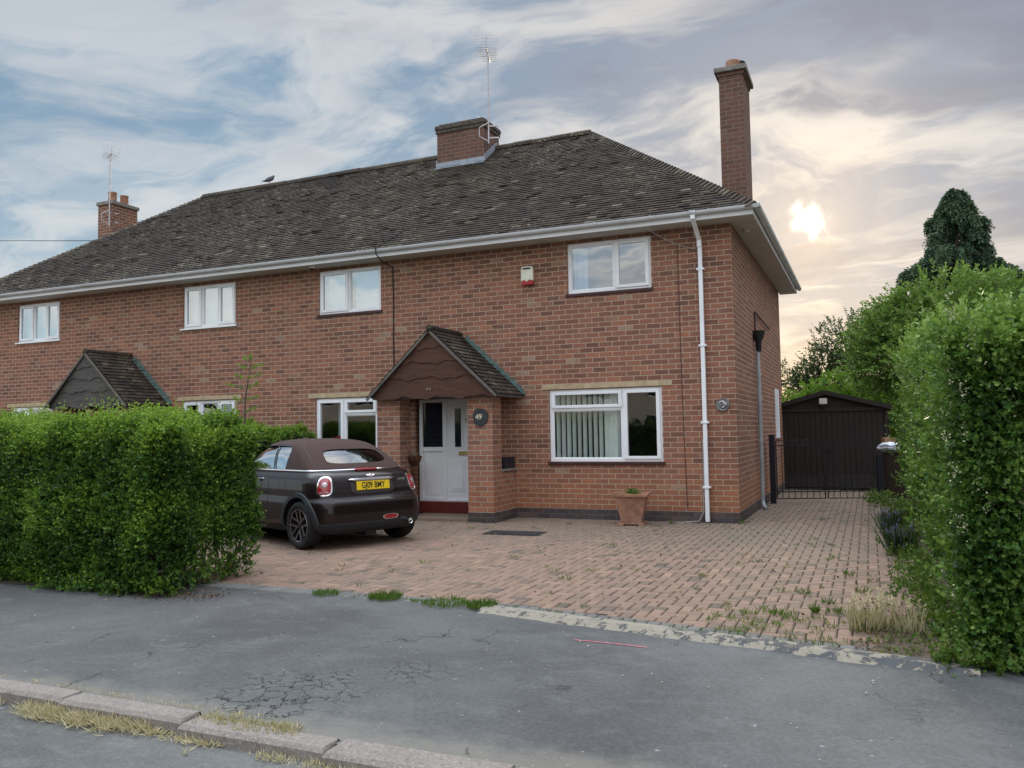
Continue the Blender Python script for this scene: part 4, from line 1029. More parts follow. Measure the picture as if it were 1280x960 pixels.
        if thick and not single:
            for (u,v) in pts2: vs.append(hit(u,v,off-thick))
            L_=len(fr)-1
            for k in range(n): fs.append((base+L_*n+k,base+L_*n+(k+1)%n,base+(L_+1)*n+(k+1)%n,base+(L_+1)*n+k))
            if hole is not None:
                b2=len(vs)
                for (u,v) in pts2: vs.append(hit(u*hole,v*hole,off-thick))
                for k in range(n): fs.append((b2+k,b2+(k+1)%n,base+(k+1)%n,base+k))
        g.faces(vs,fs); return g.build(name,mat,parent,smooth=True)
    def stripe(name,bvh,path,width,frame_dir,mat,parent,off=.0015,thick=None):
        """thin strip following the surface; path of 3D points, rays along frame_dir"""
        rd=Vector(frame_dir).normalized(); P=[]
        for i in range(len(path)-1):
            a,b_=Vector(path[i]),Vector(path[i+1]); k=max(1,int((b_-a).length/.03))
            for j in range(k): P.append(a.lerp(b_,j/k))
        P.append(Vector(path[-1])); L=[];Rr=[]
        pr=[]
        for p in P:
            h=bvh.ray_cast(p-rd*1.0,rd)
            if h[0] is not None:
                nn=h[1] if h[1].dot(rd)<0 else -h[1]; pr.append((h[0],nn))
        g=MB(); vs=[]
        for i,(p,nn) in enumerate(pr):
            d=(pr[min(i+1,len(pr)-1)][0]-pr[max(i-1,0)][0]).normalized(); s=d.cross(nn).normalized(); q=p+nn*off
            vs+=[q-s*width/2,q+s*width/2,q+s*width/2-nn*(off+.004),q-s*width/2-nn*(off+.004)]
        fs=[]
        for i in range(len(pr)-1):
            for k in range(4): fs.append((i*4+k,i*4+(k+1)%4,(i+1)*4+(k+1)%4,(i+1)*4+k))
        g.faces(vs,fs); return g.build(name,mat,parent,smooth=False)
    gw=decal('rear_window',BT,[(y*1.02*(1-.08*z/.09),z*1.04) for y,z in sellipse(RW[2],RW[3],4.5)],((0,0,RW[1]),(0,1,0),(0,0,1),(1,0,0)),M_carglass,Cc,off=-.012,single=True,rings=3)
    cz=1.16; cx=1.62
    for s in (-1,1):
        a=decal('side_window',BT,[((x-cx)*1.01,(z-cz)*1.02) for x,z in sw],((cx,0,cz),(1,0,0),(0,0,1),(0,-s,0)),M_carside,Cc,off=-.012,single=True,rings=3)
        stripe('window_divider',BT,[(1.36,0,1.0),(1.47,0,1.31)],.022,(0,-s,0),Mclad,Cc,off=.002)
        stripe('window_seal',BT,[(1.05,0,1.0),(1.06,0,1.25),(1.12,0,1.305),(1.5,0,1.32),(1.93,0,1.305)],.016,(0,-s,0),Mclad,Cc,off=.003)
        # belt chrome
        stripe('belt_trim',BT,[(.38,0,.992),(1.0,0,.992),(2.3,0,.992)],.014,(0,-s,0),Mchr,Cc,off=.006)
        # fabric seam
        stripe('canvas_seam',BT,[(1.10,s*.5,1.6),(.62,s*.62,1.6),(.40,s*.66,1.6)],.008,(0,0,-1),Mclad,Cc,off=.001)
    stripe('belt_trim',BT,[(0,-.66,.992),(0,.66,.992)],.012,(1,0,0),Mchr,Cc,off=.006)
    # interior: tub floor, seats, roll hoops
    g=MB(); g.box(.5,2.3,-.62,.62,.9,.975); tub=g.build('cabin_floor',Mint,Cc)
    for yy in (-.34,.34):
        g=MB(); g.box(1.35,1.5,yy-.23,yy+.23,.95,1.19); g.box(1.40,1.5,yy-.13,yy+.13,1.19,1.29); g.build('seat',Mint,Cc,bevel=.04)
        g=MB(); g.tube([(.86,yy+.17*math.cos(a),.99+.15*math.sin(a)) for a in [math.pi*k/12 for k in range(13)]],.016,8); g.build('roll_hoop',Mchr,Cc,smooth=True)
    # lower cladding band
    band=[(z,)+tuple(a) for z,a in zip(zs,A) if z<.345]
    bz=[b_[0] for b_ in band]; bA=np.array([b_[1:] for b_ in band]); bA[:,0]-=.010; bA[:,1]+=.01; bA[:,2]+=.010
    vb,fb=loft(bz,bA,False,False); n=len(outline(*bA[0])); 
    # tuck top edge back in
    eb=outline(*(bA[-1]+np.array([.012,-.012,-.012,0,0,0]))); k0=len(vb); vb+=[(x,y,bz[-1]+.004) for x,y in eb]; fb+=[(k0-n+k,k0-n+(k+1)%n,k0+(k+1)%n,k0+k) for k in range(n)]
    def inwell(p): return any((p[0]-xw)**2+(p[2]-.31)**2<.352**2 for xw in XW) and abs(p[1])>.5
    fb=[f for f in fb if not any(inwell(vb[i]) for i in f)]
    def keep(f): 
        c_=[sum(vb[i][k] for i in f)/len(f) for k in range(3)]; return c_[0]<.9 or c_[2]<.275 or c_[0]>3.0
    fb=[f for f in fb if keep(f)]
    g=MB(); g.faces(vb,fb); g.build('lower_cladding',Mclad,Cc,smooth=True)
    # arches
    for xw in XW:
        for s in (-1,1):
            g=MB(); vs_=[];fs_=[]; K=40
            for k in range(K+1):
                a=R(-9)+R(198)*k/K; ring=[]
                for rr_ in (.343,.350,.405,.412):
                    x=xw+rr_*math.cos(a); z=.31+rr_*math.sin(a)
                    h=BV.ray_cast(Vector((x,s*2,z)),Vector((0,-s,0))); y=h[0].y if h[0] else s*.8
                    if z<.2: y=s*.80
                    o_=.004 if rr_ in (.412,) else .022
                    if rr_==.343: o_=-.05
                    vs_.append((x,y+s*o_,z))
            for k in range(K):
                for j in range(3): fs_.append((k*4+j,k*4+j+1,(k+1)*4+j+1,(k+1)*4+j))
            g.faces(vs_,fs_); g.build('wheel_arch',Mclad,Cc,smooth=True)
    # wheels
    g=MB(); s=1
    tyre=MB(); tyre.lathe([(.205,.075),(.225,.098),(.262,.105),(.288,.095),(.302,.07),(.305,.03),(.305,-.03),(.302,-.07),(.288,-.095),(.262,-.105),(.225,-.098),(.205,-.075)],(0,0,0),axis='Y',n=64)
    ty0=tyre.build('tyre',Mrub,None,smooth=True)
    def spokes():
        g=MB(); g2_=MB()
        for k in range(5):
            a0=k*2*math.pi/5+.3
            for s_ in (-1,1):
                a=a0+s_*.13; p0=Vector((.045*math.cos(a0+s_*.7),.062,.045*math.sin(a0+s_*.7))); p1=Vector((.198*math.cos(a0+s_*.20),.088,.198*math.sin(a0+s_*.20)))
                d=(p1-p0).normalized(); w_=d.cross(Vector((0,1,0))).normalized()
                g.obox((p0+p1)/2,d,w_,d.cross(w_),(p1-p0).length/2,.015,.012)
                g2_.obox((p0+p1)/2+w_*.013*s_+Vector((0,.012,0)),d,w_,d.cross(w_),(p1-p0).length/2,.0035,.002)
        g.lathe([(.0,.085),(.03,.084),(.055,.07),(.06,.04)],(0,0,0),axis='Y',n=20)
        g.lathe([(.208,.09),(.195,.086),(.188,.05),(.185,-.06)],(0,0,0),axis='Y',n=48)
        return g,g2_
    sg,sg2=spokes(); rim0=sg.build('rim',Mrim,None); e0=MB(); e0.v,e0.f,e0.t,e0.m=sg2.v,sg2.f,sg2.t,sg2.m; e0.lathe([(.209,.088),(.206,.094),(.199,.091)],(0,0,0),axis='Y',n=48); e0=e0.build('rim_edge',Mrim2,None)
    disc=MB(); disc.lathe([(0,.0),(.14,.0),(.14,.01),(0,.012)],(0,0,0),axis='Y',n=30); disc.lathe([(0,-.05),(.19,-.05)],(0,0,0),axis='Y',n=30); d0=disc.build('brake_disc',simple('brake_metal',(.03,.03,.03),.5,metal=.5),None)
    first=True
    for xw in XW:
        for s in (-1,1):
            wh=bpy.data.objects.new('wheel',ty0.data) if not first else ty0
            if first: wh.name='wheel'; COL.objects.unlink(wh)
            COL.objects.link(wh); wh.parent=Cc; wh.location=(xw,s*.735,RZ); wh.rotation_euler=(0,random.random()*.5,0 if s==1 else math.pi)
            for src in (rim0,e0,d0):
                c_=src if first else src.copy()
                if not first: COL.objects.link(c_)
                c_.parent=wh
            first=False
    g=MB(); g.tube([(.56,-.72,.3),(.56,.72,.3)],.03,8); g.tube([(3.02,-.72,.3),(3.02,.72,.3)],.03,8); g.box(.2,3.3,-.55,.55,.19,.24); g.build('underbody',M_black,Cc)
    # exhaust, tow eye
    g=MB(); g.lathe([(.0,.03),(.028,.03),(.030,-.04),(.036,-.045),(.037,.0),(.034,.10)],(.0,-.50,.295),axis='X',n=20); g.v=[(x,y,z) for x,y,z in g.v]; g.build('exhaust_pipe',Mchr,Cc,smooth=True)
    g=MB(); g.tube([(.25,-.5,.27),(.05,-.5,.295)],.03,10); g.box(.1,.5,-.05,.12,.15,.24); g.build('exhaust_box',M_black,Cc)
    # tail lights on the corners
    for s in (-1,1):
        dirv=Vector((1,-s*1.05,0)); ua=Vector((s*1.05,1,0)).normalized()*1.0; ua=Vector((0,0,1)).cross(dirv).normalized()
        if ua.y*s<0: ua=-ua
        cpos=(.16,s*.705,.80)
        def tl(hw,hh,n=40): return [(u*(1-.16*v/hh),v) for u,v in sellipse(hw,hh,3.2,n)]
        decal('tail_light_trim',BV,tl(.088,.118),(cpos,ua,(0,0,1),dirv),Mchr,Cc,off=.012,thick=.02,hole=.86,rings=2)
        tlg=decal('tail_light',BV,tl(.077,.105),(cpos,ua,(0,0,1),dirv),Mred,Cc,off=.006,thick=.01,dome=.012)
        decal('reversing_lens',BV,sellipse(.036,.036,2,20),((cpos[0],cpos[1],.815),ua,(0,0,1),dirv),Mclr,tlg,off=.017,thick=.02,dome=.008)
        decal('lens_divider',BV,sellipse(.06,.005,4,16),((cpos[0],cpos[1],.727),ua,(0,0,1),dirv),Mclr,tlg,off=.012,thick=.01)
    # boot lid seams
    for s in (-1,1):
        stripe('panel_gap',BV,[(0,s*.60,.965),(0,s*.585,.85),(0,s*.56,.72),(0,s*.52,.655)],.011,(1,0,0),M_black,Cc)
        stripe('panel_gap',BV,[(1.36,0,.97),(1.34,0,.75),(1.33,0,.5),(1.33,0,.27)],.010,(0,-s,0),M_black,Cc)
        stripe('panel_gap',BV,[(.3,0,.60),(.22,0,.615)],.01,(0,-s,0),M_black,Cc)
        # side handle
        g=MB(); h=BV.ray_cast(Vector((1.55,s*2,.875)),Vector((0,-s,0))); yy=h[0].y
        g.box(1.47,1.63,yy-.001 if s>0 else yy-.025,yy+.025 if s>0 else yy+.001,.868,.885); g.build('door_handle',Mchr,Cc,bevel=.006)
        decal('handle_recess',BV,sellipse(.045,.03,2.2,20),((1.55,0,.86),(1,0,0),(0,0,1),(0,-s,0)),M_black,Cc,off=.002,thick=.003)
    stripe('panel_gap',BV,[(0,-.52,.655),(0,-.45,.633),(0,.45,.633),(0,.52,.655)],.010,(1,0,0),M_black,Cc)
    decal('fuel_flap_gap',BV,sellipse(.082,.082,2,32),((.96,0,.80),(1,0,0),(0,0,1),(0,1,0)),M_black,Cc,off=.001,thick=.002,hole=.93,rings=1)
    decal('fuel_flap_gap',BV,sellipse(.082,.082,2,32),((.99,0,.82),(1,0,0),(0,0,1),(0,-1,0)),M_black,Cc,off=.001,thick=.002,hole=.93,rings=1)
    # plate recess, plate, chrome handle
    rc=decal('plate_recess',BV,sellipse(.33,.088,5,40),((.1,0,.775),(0,1,0),(0,0,1),(1,0,0)),simple('recess_paint',(.06,.048,.046),.4,metal=.4),Cc,off=.003,thick=.004)
    h=BV.ray_cast(Vector((-1,0,.79)),Vector((1,0,0)))[0]; px_=h.x-.012
    lean=Vector((.11,0,1)).normalized(); pc=Vector((px_,0,.79)); out=Vector((-1,0,.11)).normalized(); rgt=Vector((0,-1,0))
    g=MB(); g.obox(pc,rgt,lean,out,.26,.056,.004); pl=g.build('number_plate',Myel,Cc,bevel=.003)
    mw=Matrix((rgt,lean,out)).transposed()
    text('plate_characters','GJ09 BMY',.096,.0006,M_black,pl,pc+out*.0052,mw,(.90,1.15))
    g=MB(); K=24
    vs_=[];fs_=[]
    for k in range(K+1):
        y=-.36+.72*k/K; e=abs(y)/.36; hh=.026*(1-e**6*.8); hx=BV.ray_cast(Vector((-1,y,.868)),Vector((1,0,0)))[0].x
        for j in range(8):
            a=2*math.pi*j/8; vs_.append((hx-.018*(1-e**8*.7)+.028*math.cos(a)*-1*(.9 if math.cos(a)>0 else .3),y,.872+hh*math.sin(a)))
    for k in range(K):
        for j in range(8): fs_.append((k*8+j,k*8+(j+1)%8,(k+1)*8+(j+1)%8,(k+1)*8+j))
    g.faces(vs_,fs_+[tuple(range(8)),tuple(K*8+j for j in range(8))]); g.build('boot_handle',Mchr,Cc,smooth=True)
    # round winged badge
    bg_=decal('badge',BV,sellipse(.026,.026,2,24),((.1,0,.935),(0,1,0),(0,0,1),(1,0,-.35)),Mclr,Cc,off=.008,thick=.01,dome=.004)
    for s in (-1,1): decal('badge_wing',BV,[(s*.024,.012),(s*.055,.014),(s*.07,.006),(s*.05,-.004),(s*.024,-.012)][::s],((.1,0,.935),(0,1,0),(0,0,1),(1,0,-.35)),Mchr,bg_,off=.005,thick=.004,rings=2)
    hb=BV.ray_cast(Vector((-1,-.47,.845)),Vector((1,0,0))); 
    text('boot_lettering','COOPER',.033,.001,Mchr,Cc,Vector((hb[0].x-.006,-.485,.845)),Matrix((Vector((.10,-1,0)).normalized(),Vector((.2,0,1)).normalized(),Vector((-1,-.1,.2)).normalized())).transposed(),(1.0,1.1))
    # third brake light on the deck edge
    g=MB(); h3=.985
    for k in range(12):
        pass
    g.obox((.262,0,.995),(1,0,.3),(0,1,0),(-.3,0,1),.02,.165,.012); g.build('high_brake_light',Mred,Cc,bevel=.004)
    # rear fog/reflector
    decal('reflector_trim',BV,sellipse(.125,.034,2.6,32),((0,-.21,.375),(0,1,0),(0,0,1),(1,0,0)),Mchr,Cc,off=.008,thick=.01,hole=.86,rings=1)
    decal('reflector',BV,sellipse(.110,.028,2.6,32),((0,-.21,.375),(0,1,0),(0,0,1),(1,0,0)),Mred,Cc,off=.006,thick=.008,dome=.003)
    for yy in (-.52,-.2,.22,.52): decal('parking_sensor',BV,sellipse(.012,.012,2,12),((0,yy,.305),(0,1,0),(0,0,1),(1,0,0)),M_black,Cc,off=.014,thick=.01)
    # door mirrors
    for s in (-1,1):
        g=MB(); g.lathe([(0,-.10),(.06,-.09),(.085,-.03),(.08,.05),(.0,.06)],(2.28,s*.90,1.0),axis='X',n=16); g.v=[(x,y,1.0+(z-1.0)*.75) for x,y,z in g.v]; g.tube([(2.25,s*.72,.97),(2.27,s*.86,.98)],.02,8); g.build('door_mirror',Mp,Cc,smooth=True)
    return Cc
make_car((-4.03,-3.80),R(158.3))
# ---------------- small things on and near the house ----------------
def mk(name,g,mat,label,cat,group=None,**k): o=g.build(name,mat,**k); return tag(o,label,cat,group)
# house number sign
t_=thing('house_number_sign','dark round slate plaque with number 49 on the porch pillar','sign',(-3.91,-.925,1.70))
g=MB(); n=36; pts=[]
for k in range(n):
    a=2*math.pi*k/n; r=.135+.006*math.sin(3*a+1)+.004*math.sin(7*a); pts.append((r*math.cos(a),-.018,r*math.sin(a)*1.06))
g.prism(pts,(0,.016,0)); g.build('plaque',simple('slate',(.035,.04,.045),.7,var=.3,vs=15,bump=.4),t_,bevel=.003)
text('numerals','49',.12,.002,simple('cream_numeral',(.62,.56,.42),.5),t_,Vector((-.025,-.021,.0)),Matrix(((1,0,0),(0,0,-1),(0,1,0))))
# alarm box
t_=thing('alarm_box','white burglar alarm box with red base high on the wall','alarm box',(-3.41,0,4.12))
g=MB(); g.prism([(-.095,-.07,.15),(.095,-.07,.15),(.11,-.07,.08),(.11,-.07,-.10),(.05,-.07,-.08),(0,-.07,-.115),(-.05,-.07,-.08),(-.11,-.07,-.10),(-.11,-.07,.08)],(0,.07,0)); g.build('casing',simple('cream_plastic',(.70,.68,.56),.4),t_,bevel=.006)
g=MB(); g.prism([(-.105,-.062,-.08),(.105,-.062,-.08),(.10,-.062,-.165),(-.10,-.062,-.165)],(0,.06,0)); g.build('red_base',simple('red_plastic',(.38,.02,.02),.4),t_,bevel=.005)
g=MB(); g.box(-.07,.07,-.074,-.068,.10,.128); g.build('label_strip',M_black,t_)
# round wall plaque near the corner
t_=thing('wall_ornament','small round pewter wall ornament beside the white drainpipe','ornament',(-.20,0,1.82))
g=MB(); g.lathe([(0,-.045),(.04,-.04),(.07,-.02),(.095,-.028),(.105,-.015),(.105,0)],(0,0,0),axis='Y',n=28); g.build('disc',simple('pewter',(.22,.22,.22),.45,metal=.5,var=.5,vs=25),t_,smooth=True)
g=MB(); g.tube([(-.05,-.045,.03),(0,-.055,.05),(.05,-.045,-.01),(.0,-.05,-.05)],.012,6); g.build('relief',M_alu,t_)
# cctv dome
t_=thing('security_camera','tiny white dome camera under the eaves','camera',(-7.78,-.2,4.655))
g=MB(); g.lathe([(.055,0),(.055,-.03),(.04,-.035)],(0,0,0),n=18); g.build('camera_base',M_white,t_,smooth=True)
g=MB(); g.lathe([(.042,-.03),(.038,-.055),(.0,-.07)],(0,0,0),n=18); g.build('camera_lens',M_black,t_,smooth=True)
t_=thing('soffit_lamp','small round lamp under the side eaves','lamp',(.16,.6,4.655))
g=MB(); g.lathe([(.06,0),(.06,-.03),(.045,-.05),(0,-.06)],(0,0,0),n=18); g.build('lamp_cover',simple('opal_cover',(.5,.47,.4),.4),t_,smooth=True)
# hanging basket on porch inner side, boxes on the copings
t_=thing('wall_basket','dried rusty wall basket inside the porch','basket',(-5.40,-.52,1.06))
g=MB()
for k in range(9):
    a=math.pi*(k/8)-math.pi/2; g.tube([(.16*math.cos(a)*.8,.18*math.sin(a),.0),(.13*math.cos(a)*.8,.15*math.sin(a),-.09),(.05*math.cos(a),.07*math.sin(a),-.16)],.008,5)
g.build('wire_frame',M_black,t_)
g=MB(); g.lathe([(.145,.0),(.13,-.08),(.07,-.15),(0,-.17)],(0,0,0),n=14); g.build('coir_liner',simple('rusty_coir',(.12,.045,.025),.95,var=.4,vs=25,bump=.8),t_)
g=MB()
for k in range(40):
    a=random.random()*6.28; r=random.random()*.14; g.tube([(r*math.cos(a),r*math.sin(a),0),(r*1.3*math.cos(a),r*1.3*math.sin(a),random.uniform(.03,.12))],.003,3)
g.build('dead_stems',M_twig,t_)
for (x,lab) in ((-3.755,'dark box on the outer coping of the porch beside the numbered pillar'),(-5.82,'dark box on the inner coping of the porch below the basket')):
    t_=thing('planter_box',lab,'planter box',(x,-.27,.842),0,'boxes on the porch copings')
    g=MB(); g.box(-.075,.075,-.2,.2,0,.17); g.build('box_body',simple('navy_box',(.012,.016,.024),.5,var=.2),t_,bevel=.008)
    g=MB(); g.box(-.08,.08,-.205,.205,.172,.185); g.build('box_rim',M_black,t_,bevel=.003)
# plant pot
t_=thing('plant_pot','square tapered terracotta pot under the front window','plant pot',(-1.53,-.55,0),R(8))
def frus(g,h0,z0,h1,z1):
    v=[(-h0,-h0,z0),(h0,-h0,z0),(h0,h0,z0),(-h0,h0,z0),(-h1,-h1,z1),(h1,-h1,z1),(h1,h1,z1),(-h1,h1,z1)]; g.faces(v,[(0,1,5,4),(1,2,6,5),(2,3,7,6),(3,0,4,7)])
g=MB()
frus(g,.145,.035,.235,.44); frus(g,.235,.44,.262,.445); frus(g,.262,.445,.268,.485); frus(g,.268,.485,.24,.487); frus(g,.24,.487,.225,.40)
for s1 in (-1,1):
    for s2 in (-1,1): g.box(s1*.155-.045,s1*.155+.045,s2*.155-.045,s2*.155+.045,0,.04)
g.box(-.15,.15,-.15,.15,.02,.04); 
g.build('pot',M_terra,t_)
g=MB(); g.poly([(-.23,-.23,.42),(.23,-.23,.42),(.23,.23,.42),(-.23,.23,.42)]); g.build('soil',M_soil,t_)
p=np.array([[random.gauss(.03,.05),random.gauss(-.02,.05),.42] for _ in range(26)]); d_=unit(np.stack([rng.normal(size=26)*.5,rng.normal(size=26)*.5,np.ones(26)],1))
v,f,tt=sprigs(p,d_,8,np.full(26,.12),.045,.35,.6); npmesh('succulent',v,f,tt,M_weed,t_)
# drain cover
g=MB(); g.box(-.42,.42,-.22,.22,.0,.008); g.box(-.36,.36,-.16,.16,.008,.011)
for k in range(9): g.box(-.33+k*.08,-.30+k*.08,-.13,.13,.011,.014)
dc=mk('drain_cover',g,simple('dark_iron',(.03,.03,.032),.6,var=.4,vs=9),'dark rectangular drain cover set in the block paving near the porch','drain cover'); dc.location=(-2.86,-2.05,.001); dc.rotation_euler=(0,0,R(3))
# antennas
def antenna(loc,zb,zt,label,rz,n_el=9,w=.42,boom=.8,tilt=.0):
    t_=thing('tv_antenna',label,'tv antenna',loc,rz,'roof antennas')
    g=MB(); g.tube([(0,0,zb),(0,0,zt)],.018,8); g.build('mast',M_alu,t_)
    g=MB(); g.tube([(0,-boom*.35,zt-.05),(0,boom*.65,zt+.12*tilt)],.014,6)
    for k in range(n_el):
        f=k/(n_el-1); y=-boom*.35+boom*f; z=zt-.05+f*(.05+.12*tilt); ww=w*(1-.25*f)/2; g.tube([(-ww,y,z+.012),(ww,y,z+.012)],.007,5)
    for k in range(4):
        for s in (-1,1):
            z=zt-.05+s*(.06+.055*k); g.tube([(-w*.62,-boom*.38-.02*k,z),(w*.62,-boom*.38-.02*k,z)],.004,5)
    g.tube([(0,-boom*.36,zt-.28),(0,-boom*.36,zt+.18)],.008,5); g.build('aerial',M_alu,t_)
    g=MB(); g.box(-.02,.22,.02,.04,zb+.12,zb+.15); g.box(-.02,.22,.02,.04,zb+.38,zb+.41); g.tube([(.0,-.02,zb+.45),(-.2,-.02,zb+.35),(-.2,-.02,zb+.15),(-.02,-.02,zb+.05)],.012,6); g.build('bracket',M_alu,t_)
    return t_
antenna((-5.50,3.0,0),7.72,9.78,'tall aerial mast on the central weathered chimney',R(20))
antenna((-17.25,3.3,0),7.3,9.35,'smaller aerial on the far left red chimney',R(60),5,.4,.6)
# bird
def bird(loc):
    t_=thing('pigeon','grey bird standing on the roof ridge of the left house','bird',loc,R(10))
    me=bpy.data.meshes.new('b'); vs=[(-.17,0,.07),(-.07,0,.09),(.02,0,.11),(.09,0,.14),(.125,0,.19),(.16,0,.19)]; 
    me.from_pydata(vs,[(i,i+1) for i in range(5)],[]); o=bpy.data.objects.new('body',me); link_obj(o,t_)
    o.modifiers.new('s','SKIN'); 
    for v,r in zip(me.skin_vertices[0].data,(.012,.045,.065,.05,.03,.007)): v.radius=(r,r)
    me.skin_vertices[0].data[2].use_root=True
    o.modifiers.new('ss','SUBSURF').levels=2; o.modifiers['ss'].render_levels=2; bake(o); o.data.materials.append(simple('grey_feathers',(.14,.14,.16),.8,var=.3,vs=20)); o.data.polygons.foreach_set('use_smooth',[True]*len(o.data.polygons))
    g=MB(); g.faces([(-.05,.055,.11),(-.2,.03,.075),(-.22,0,.06),(-.1,.07,.07),(.03,.06,.13)],[(0,1,2,3),(0,3,4)]); g.faces([(-.05,-.055,.11),(-.2,-.03,.075),(-.22,0,.06),(-.1,-.07,.07),(.03,-.06,.13)],[(0,1,2,3),(0,3,4)]); g.build('wing',bpy.data.materials['grey_feathers'],t_)
    g=MB(); g.tube([(.01,.02,.06),(.01,.02,0)],.005,5); g.tube([(.01,-.02,.06),(.01,-.02,0)],.005,5); g.build('leg',simple('pink_leg',(.3,.1,.08),.6),t_)
bird((-12.05,3.7,ZR+.085))
# overhead wire left
g=MB(); g.tube([(-60,20,9.4),(-30.04,9,9.47),(-18.20,3.8,7.11)],.012,5); mk('overhead_wire',g,M_cable,'thin telephone wire reaching the left red chimney','wire')
# garage
t_=thing('garage','low dark brown timber garage with shallow gable at the end of the drive','garage',(0,7.3,0))
g=MB(); xa,xb,xc=-.30,2.25,.96; ez,rz=1.86,2.22
k=0; x=xa+.12
g.box(xa,xb,.08,4.8,0,ez); g.prism([(xa,.05,ez),(xb,.05,ez),(xc,.05,rz)],(0,4.7,0)); g.build('wall',M_shed,t_)
g=MB(); x=xa+.06
while x<xb-.08:
    g.box(x+.003,x+.117,.03+random.uniform(0,.006),.079,.06,1.80); x+=.12
dr=g.build('door',M_shed,t_,bevel=.004)
g=MB(); g.box(xa,xa+.06,0,.08,0,1.82); g.box(xb-.06,xb,0,.08,0,1.82); g.box(xa,xb,-.01,.08,1.80,1.88); g.box((xa+xb)/2-.012,(xa+xb)/2+.012,.02,.03,.06,1.8); g.build('door_frame',M_shed,t_,bevel=.004)
g=MB(); g.box(.93,1.08,-.02,.03,.92,.96); g.lathe([(.03,-.03),(.03,.03)],(.98,0,.94),axis='Y',n=10); g.build('handle',M_black,dr)
g=MB()
for s,xe in ((-1,xa-.12),(1,xb+.12)):
    a=Vector((xc,-.12,rz+.07)); e=Vector((xe,-.12,ez+.05)); n_=Vector((0,0,1)); vs=[a,e,e-n_*.10,a-n_*.10]; g.prism(vs,(0,.03,0))
    vs=[a,e,e-n_*.04,a-n_*.04]; g.prism([v+Vector((0,.03,0)) for v in vs],(0,5.1,0))
g.build('roof',M_shed,t_)
g=MB(); g.box(.83,1.0,-.14,-.03,1.97,2.10); l_=tag(g.build('floodlight',simple('pale_lamp_case',(.55,.53,.48),.5),None,bevel=.01),'small pale floodlight on the dark garage gable','floodlight'); l_.location=(0,7.3,0)
g=MB(); g.box(.88,.95,-.16,-.1,1.93,1.97); g.build('sensor',M_black,l_)
# gates and posts
def gatepost(x,y,h,label):
    g=MB(); g.box(-.05,.05,-.05,.05,0,h); g.box(-.06,.06,-.06,.06,h,h+.015); o=mk('gate_post',g,simple('navy_metal',(.008,.010,.018),.5),label,'gate post','gate posts'); o.location=(x,y,0)
gatepost(.13,3.6,1.30,'black square gate post against the side wall'); gatepost(2.03,4.25,.90,'black square gate post in front of the brown bin')
def gate(a,b_,label,h=1.2):
    a=Vector(a);b_=Vector(b_);L=(b_-a).length; t_=thing('metal_gate',label,'gate',a,math.atan2(b_.y-a.y,b_.x-a.x),'pair of black gates across the drive')
    r=.007
    g=MB(); g.box(0,.02,-.01,.01,.08,h); g.box(L-.02,L,-.01,.01,.08,h)
    for z in (h,h-.09,.09,.22): g.box(.02,L-.02,-.008,.008,z-.009,z+.009)
    g.build('frame',M_black,t_)
    g=MB(); n=int(L/.11)
    for k in range(1,n): 
        x=L*k/n; g.tube([(x,0,.1),(x,0,h-.09)],r,6)
    g.build('bars',M_black,t_)
    g=MB()
    for k in range(6): g.tube([(.02,.009,.28+.045*k),(L-.02,.009,.28+.045*k)],.003,4)
    g.build('wires',M_black,t_)
gate((.19,3.62,.0),(1.06,3.92,0),'left leaf of the thin black gate, next to the house wall'); gate((1.09,3.93,0),(1.98,4.23,0),'right leaf of the thin black gate, next to the bin')
# wheelie bin with bag and box
t_=thing('wheelie_bin','brown wheelie bin half hidden by the tall hedge','bin',(2.36,4.75,0),R(-4))
Mb=simple('brown_bin_plastic',(.035,.022,.016),.5)
g=MB(); g.faces([(-.2,-.24,.06),(.2,-.24,.06),(.2,.22,.06),(-.2,.22,.06),(-.28,-.33,.92),(.28,-.33,.92),(.28,.33,.92),(-.28,.33,.92)],[(0,1,5,4),(1,2,6,5),(2,3,7,6),(3,0,4,7),(0,3,2,1)]); g.build('bin_body',Mb,t_,bevel=.015)
g=MB(); g.box(-.3,.3,-.36,.34,.925,.965); g.tube([(-.25,.38,.93),(.25,.38,.93)],.018,8); g.build('lid',Mb,t_,bevel=.012)
g=MB()
for s in (-1,1): g.lathe([(0,-.03),(.09,-.03),(.09,.03),(0,.03)],(s*.24,.24,.09),axis='X',n=18)
g.build('wheel',M_black,t_)
def lump(name,c,r,mat,label,cat,seed,sq=(1,1,1)):
    bm=bmesh.new(); bmesh.ops.create_icosphere(bm,subdivisions=4,radius=1); P=np.array([v.co[:] for v in bm.verts]); nz=vnoise(P,2.3,seed)*.7+vnoise(P,6.1,seed+3)*.35
    for v,k in zip(bm.verts,nz):
        q=v.co*(.65+.5*k); v.co=(c[0]+q.x*r*sq[0],c[1]+q.y*r*sq[1],c[2]+max(q.z,-.5)*r*sq[2])
    me=bpy.data.meshes.new(name); bm.to_mesh(me); me.materials.append(mat); o=bpy.data.objects.new(name,me); link_obj(o); return tag(o,label,cat)
lump('carrier_bag',(2.2,4.58,1.04),.17,simple('white_bag',(.62,.66,.72),.35),'crumpled white plastic bag on the bin lid','bag',3,(1.3,1,.62))
g=MB(); g.box(-.26,.26,-.16,.16,0,.25); g.box(-.28,.28,-.01,.01,.251,.256); bx=mk('cardboard_box',g,simple('cardboard',(.30,.17,.09),.85),'tan cardboard box on the bin behind the white bag','box',bevel=.004); bx.location=(2.36,4.93,.97); bx.rotation_euler=(R(0),0,R(10))
